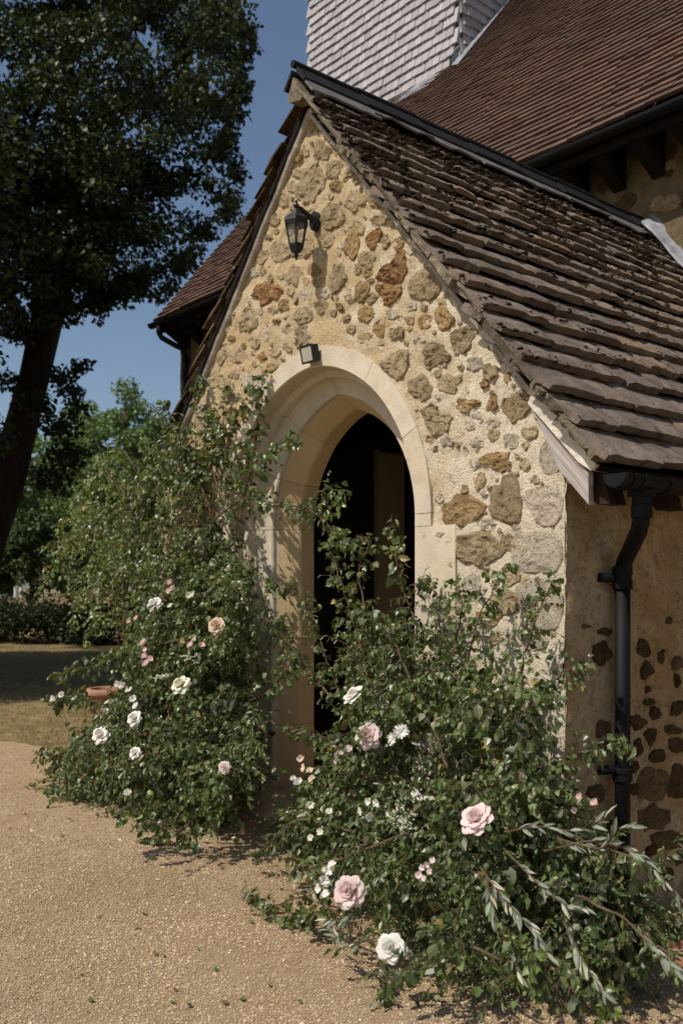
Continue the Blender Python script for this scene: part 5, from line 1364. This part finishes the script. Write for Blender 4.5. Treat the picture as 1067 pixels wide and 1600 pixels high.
# ================================================================== TREES
def crown_mesh(name, clumps, per, size, parent, cols, flat=.6, T=T_SMALL, spread=1.):
    """clumps: (center, radius)"""
    P = []; N = []
    for c, r in clumps:
        n = max(8, int(per * r * r)); d = unit(rng.normal(size=(n, 3))); rr = r * rng.random((n, 1)) ** .45
        P.append(np.array(c)[None] + d * rr * np.array([1, 1, flat]) * spread); N.append(d)
    P = np.concatenate(P); N = np.concatenate(N); n = len(P)
    D = unit(N * .5 + rng.normal(size=(n, 3)) * .7 + np.array([0, 0, -.35])); NN = unit(N * .5 + rng.normal(size=(n, 3)) * .6 + np.array([0, 0, .5]))
    S = size * rng.uniform(.6, 1.3, n)
    return leaf_mesh(name, P, D, NN, S, T, cols(n), 'leaf_tree', parent)
def big_tree():
    base = atF(-66, 1000, 16.); base[2] = float(gz(base[0], base[1])) - .1
    t = thing('deciduous_tree', base, 'large dark leafy tree with leaning trunk on the lawn at left', 'tree', 'trees around the churchyard')
    F0 = 16.; A = lambda px, py, f=F0: atF(px, py, f)
    trunk = [base, A(-52, 950), A(-24, 850), A(8, 760), A(30, 680), A(54, 590), A(72, 500), A(85, 440), A(95, 360), A(100, 260), A(105, 120), A(110, -80)]
    m = MB(); m.tube([tuple(p) for p in trunk], [.44, .36, .32, .30, .275, .26, .26, .25, .21, .17, .13, .08], 14)
    m.v = [tuple(Vector(v) + Vector((nz(*v, 2.), nz(v[1], v[0], v[2], 2.), 0)) * .05) for v in m.v]
    m.build('trunk', 'bark_dark', t, smooth=True)
    tips = []
    for c, r0 in (([(92, 490), (125, 480), (165, 452), (200, 440)], .11), ([(88, 440), (140, 380), (200, 330), (250, 300)], .12), ([(95, 360), (180, 290), (250, 275), (320, 272)], .1), ([(60, 560), (20, 470), (-40, 420), (-100, 400)], .14),
                  ([(98, 300), (160, 200), (240, 130), (300, 80)], .1), ([(95, 360), (50, 280), (0, 200), (-60, 150)], .12), ([(105, 150), (170, 80), (240, 10), (300, -60)], .08), ([(72, 500), (60, 420), (50, 350), (20, 300)], .09)):
        P = [A(x, y, F0 + random.uniform(-1.5, 1.5) * (i / 3)) for i, (x, y) in enumerate(c)]
        m = MB(); m.tube([tuple(p) for p in P], list(np.linspace(r0, r0 * .3, len(P))), 8); m.build('limb', 'bark_dark', t, smooth=True); tips.append((P, r0))
    # crown: clumps spread through a broad crown, following the ragged right hand outline
    cl = []
    edge = [(-80, 345), (-30, 355), (10, 378), (60, 385), (110, 375), (150, 372), (190, 366), (230, 352), (262, 372), (300, 368), (330, 350), (360, 318), (400, 290), (430, 270), (455, 262), (475, 240)]
    ey = [e[0] for e in edge]; ex = [e[1] for e in edge]
    for P, r0 in tips:      # leafy twigs hanging off the outer part of every limb
        for i in range(len(P) - 1):
            for w in np.linspace(0, 1, 7):
                if i == 0 or (i == 1 and w < .3): continue
                for _ in range(2): cl.append((P[i] + (P[i + 1] - P[i]) * w + rng.normal(size=3) * .16 + np.array([0, 0, -.08]), random.uniform(.12, .24)))
        for _ in range(4): cl.append((P[-1] + rng.normal(size=3) * .2, random.uniform(.15, .25)))
    for (x, y) in ((85, 470), (92, 420), (100, 380), (100, 330), (105, 270), (75, 430), (120, 400), (130, 350), (110, 300), (60, 380), (140, 430)):
        for _ in range(4): cl.append((A(x + random.gauss(0, 10), y + random.gauss(0, 10), F0 - random.uniform(.5, 2.2)), .38))
    def hole(x, y): return ((x - 278) / 56) ** 2 + ((y - 314) / 36) ** 2 < 1 or ((x - 265) / 55) ** 2 + ((y - 255) / 20) ** 2 < 1 or ((x - 120) / 40) ** 2 + ((y - 455) / 22) ** 2 < 1 or ((x - 330) / 25) ** 2 + ((y - 395) / 18) ** 2 < 1
    k = 0
    while k < 500:
        py = random.uniform(-300, 480); px = random.uniform(-420, 380); f = F0 + random.uniform(-3.6, 3.8); r = random.uniform(.24, .56)
        lim = np.interp(py, ey, ex) - r * FOC / f * .85
        lowlim = 440 - max(0, px - 60) * .02 + 20 * math.sin(px * .03)
        if px > lim or py > lowlim: continue
        if hole(px, py): continue
        cl.append((A(px, py, f), r)); k += 1
    for _ in range(620):     # the spreading side of the crown towards the lawn and the path, whose shade lies on the grass
        a = random.uniform(math.radians(-120), math.radians(5)); d = random.uniform(2.5, 7.1); z = random.uniform(3.6, 8.8) - .12 * d
        q = base + np.array([math.cos(a) * d, math.sin(a) * d, 0]); q[2] = z
        u, v, f = project(q)
        if f > 0 and u > -40 and v > -30: continue
        cl.append((q, random.uniform(.5, .8)))
    SPRIGS = [(355, 40, .3), (366, 90, .25), (360, 130, .28), (345, 170, .3), (350, 215, .25), (338, 240, .2), (360, 265, .2), (372, 275, .12), (355, 300, .25), (345, 330, .25), (325, 360, .22), (290, 400, .3), (250, 430, .28), (215, 445, .25), (190, 452, .15), (378, 45, .14), (370, 60, .18),
                        (30, 520, .3), (60, 560, .2), (90, 590, .22), (120, 575, .18), (110, 610, .25), (128, 570, .1), (12, 500, .35), (150, 435, .2), (60, 625, .35), (95, 660, .35), (120, 640, .2), (100, 710, .35), (80, 750, .4), (15, 590, .25)]
    for _ in range(110):
        py = random.uniform(-20, 470); px = np.interp(py, ey, ex) + random.uniform(-14, 14); cl.append((A(px, py, F0 + random.uniform(-2, 2)), random.uniform(.07, .17)))
    for (px, py, r) in SPRIGS:
        for _ in range(2): cl.append((A(px + random.gauss(0, 5), py + random.gauss(0, 5), F0 + random.uniform(-1, 1)), r))
    g = np.array([(.023, .034, .010), (.034, .048, .015), (.070, .090, .030), (.016, .024, .008)])
    crown_mesh('crown', cl, 1500, .094, t, lambda n: g[rng.choice(4, n, p=[.35, .3, .12, .23])] * rng.uniform(.8, 1.2, (n, 1)))
big_tree()

def bg_tree(px, py_top, f, h_px, w_px, lab, per=420, size=.16, mul=1., trunk=True, name='deciduous_tree', dens=60, ragged=1.):
    """tree at distance f whose crown centre is surveyed at px"""
    top = atF(px, py_top, f); k = f / FOC; b = atF(px, 930, f); zb = float(gz(b[0], b[1])); b = np.array([b[0], b[1], zb])
    t = thing(name, b, lab, 'tree' if name != 'hedge_bush' else 'bush', 'trees around the churchyard' if name != 'hedge_bush' else 'bushes behind the lawn')
    H = top[2] - zb; W = w_px * k / 2; Hc = h_px * k / 2; cz = top[2] - Hc
    if trunk:
        m = MB(); m.tube([tuple(b), tuple(b + np.array([.1, 0, H * .3])), tuple(b + np.array([0, .1, H * .6])), tuple(b + np.array([.1, 0, H * .9]))], [H * .03, H * .024, H * .017, H * .006], 8); m.build('trunk', 'bark_dark', t, smooth=True)
        for q in range(5):
            a = random.uniform(0, 6.28); z = H * random.uniform(.35, .65)
            m = MB(); m.tube([tuple(b + np.array([0, 0, z])), tuple(b + np.array([math.cos(a) * W * .45, math.sin(a) * W * .45, z + H * .12])), tuple(b + np.array([math.cos(a) * W * .8, math.sin(a) * W * .8, z + H * .2]))], [H * .012, H * .008, H * .003], 6); m.build('limb', 'bark_dark', t)
    cl = []
    for _ in range(dens):
        d = unit(rng.normal(size=3)); rr = rng.random() ** .4; r = random.uniform(.13, .26) * W
        cl.append((np.array([b[0], b[1], cz]) + d * np.array([W, W, Hc]) * rr * (1 - .12 * ragged), r))
    g = np.array([(.045, .075, .022), (.065, .10, .03), (.095, .135, .045), (.03, .05, .016)])
    crown_mesh('crown', cl, per / max(.5, W * W / 4), size, t, lambda n: g[rng.choice(4, n, p=[.3, .35, .2, .15])] * rng.uniform(.8, 1.2, (n, 1)) * mul, flat=.7)
for a in ((195, 588, 40, 270, 190, 'sunlit airy green tree beyond the lawn, tallest in the gap left of the porch'), (120, 600, 46, 300, 130, 'tree half hidden behind the leaning trunk, just left of the sunlit airy one'),
          (235, 640, 36, 250, 110, 'rounded tree tight against the church corner, right of the sunlit airy one'), (20, 640, 48, 300, 150, 'tree at the far left edge seen past the leaning trunk'),
          (160, 720, 30, 200, 120, 'lower bushy tree in front of the sunlit airy tree')):
    bg_tree(*a, dens=130, per=900, size=.17, mul=1.85)
bg_tree(-120, 560, 45, 380, 260, 'broad tree outermost to the left beyond the lawn', dens=90, per=500, size=.2)
for a in ((55, 780, 25, 170, 110, 'shady bush beside the leaning trunk', .85), (125, 800, 24, 150, 100, 'shady bush right of the one beside the trunk', .9), (215, 770, 26, 190, 120, 'bush below the rounded tree near the church corner', 1.), (-30, 790, 25, 180, 120, 'bush behind the leaning trunk at the left edge', .8)):
    bg_tree(*a[:6], mul=a[6], trunk=False, name='hedge_bush', dens=70, per=900, size=.12)
def backdrop():
    cl = []
    for i in range(420):
        a = rng.uniform(math.radians(100), math.radians(185)); d = rng.uniform(62, 78); r = rng.uniform(1.2, 2.6)
        x, y = CAM[0] + d * math.cos(a), CAM[1] + d * math.sin(a); cl.append(((x, y, float(gz(x, y)) + rng.uniform(.5, 7.5)), r))
    g = np.array([(.035, .06, .018), (.05, .08, .025), (.07, .10, .034)])
    o = crown_mesh('woodland', cl, 55, .55, None, lambda n: g[rng.choice(3, n)] * rng.uniform(.8, 1.2, (n, 1)), flat=.85)
    tag(o, 'distant band of woodland closing the view behind the churchyard', 'woodland', kind='stuff')
    # lane and dark hedge in front of it
    P = [atF(x, 930, 46) for x in (-900, 420)]; Q = [atF(x, 930, 57) for x in (-900, 420)]
    vs = []
    for a, b in zip(P, Q):
        for q in (a, b): vs.append((q[0], q[1], float(gz(q[0], q[1])) + .012))
    n = 24; V = []; 
    for i in range(n + 1):
        t = i / n
        for w in range(4):
            a = P[0] * (1 - t) + P[1] * t; b = Q[0] * (1 - t) + Q[1] * t; q = a + (b - a) * w / 3
            V.append((q[0], q[1], float(gz(q[0], q[1])) + .02))
    F = [(i * 4 + w, i * 4 + w + 1, i * 4 + w + 5, i * 4 + w + 4) for i in range(n) for w in range(3)]
    m = MB(); m.v = V; m.f = F; tag(m.build('lane', 'road'), kind='structure')
    t = thing('low_hedge', atF(60, 1000, 21), 'low dark hedge along the shaded far side of the lawn', 'hedge')
    cl = []
    for i in range(300):
        px = rng.uniform(-330, 300); f = rng.uniform(20.3, 21.7); b = atF(px, 930, f); z = float(gz(b[0], b[1])); cl.append(((b[0], b[1], z + rng.uniform(.1, max(.2, 1.14 - z))), rng.uniform(.22, .36)))
    g = np.array([(.022, .032, .012), (.03, .042, .014)])
    crown_mesh('foliage', cl, 1500, .07, t, lambda n: g[rng.choice(2, n)] * rng.uniform(.8, 1.2, (n, 1)), flat=.9)
    for i, px in enumerate((25, 34)):
        b = atF(px, 945, 40); z = float(gz(b[0], b[1])); m = MB(); m.box((b[0] - .05, b[1] - .05, z), (b[0] + .05, b[1] + .05, z + .55))
        tag(m.build('white_post', 'white_post'), ('left' if i == 0 else 'right') + ' one of two white posts beside the far lane', 'post', 'white posts by the lane')
backdrop()
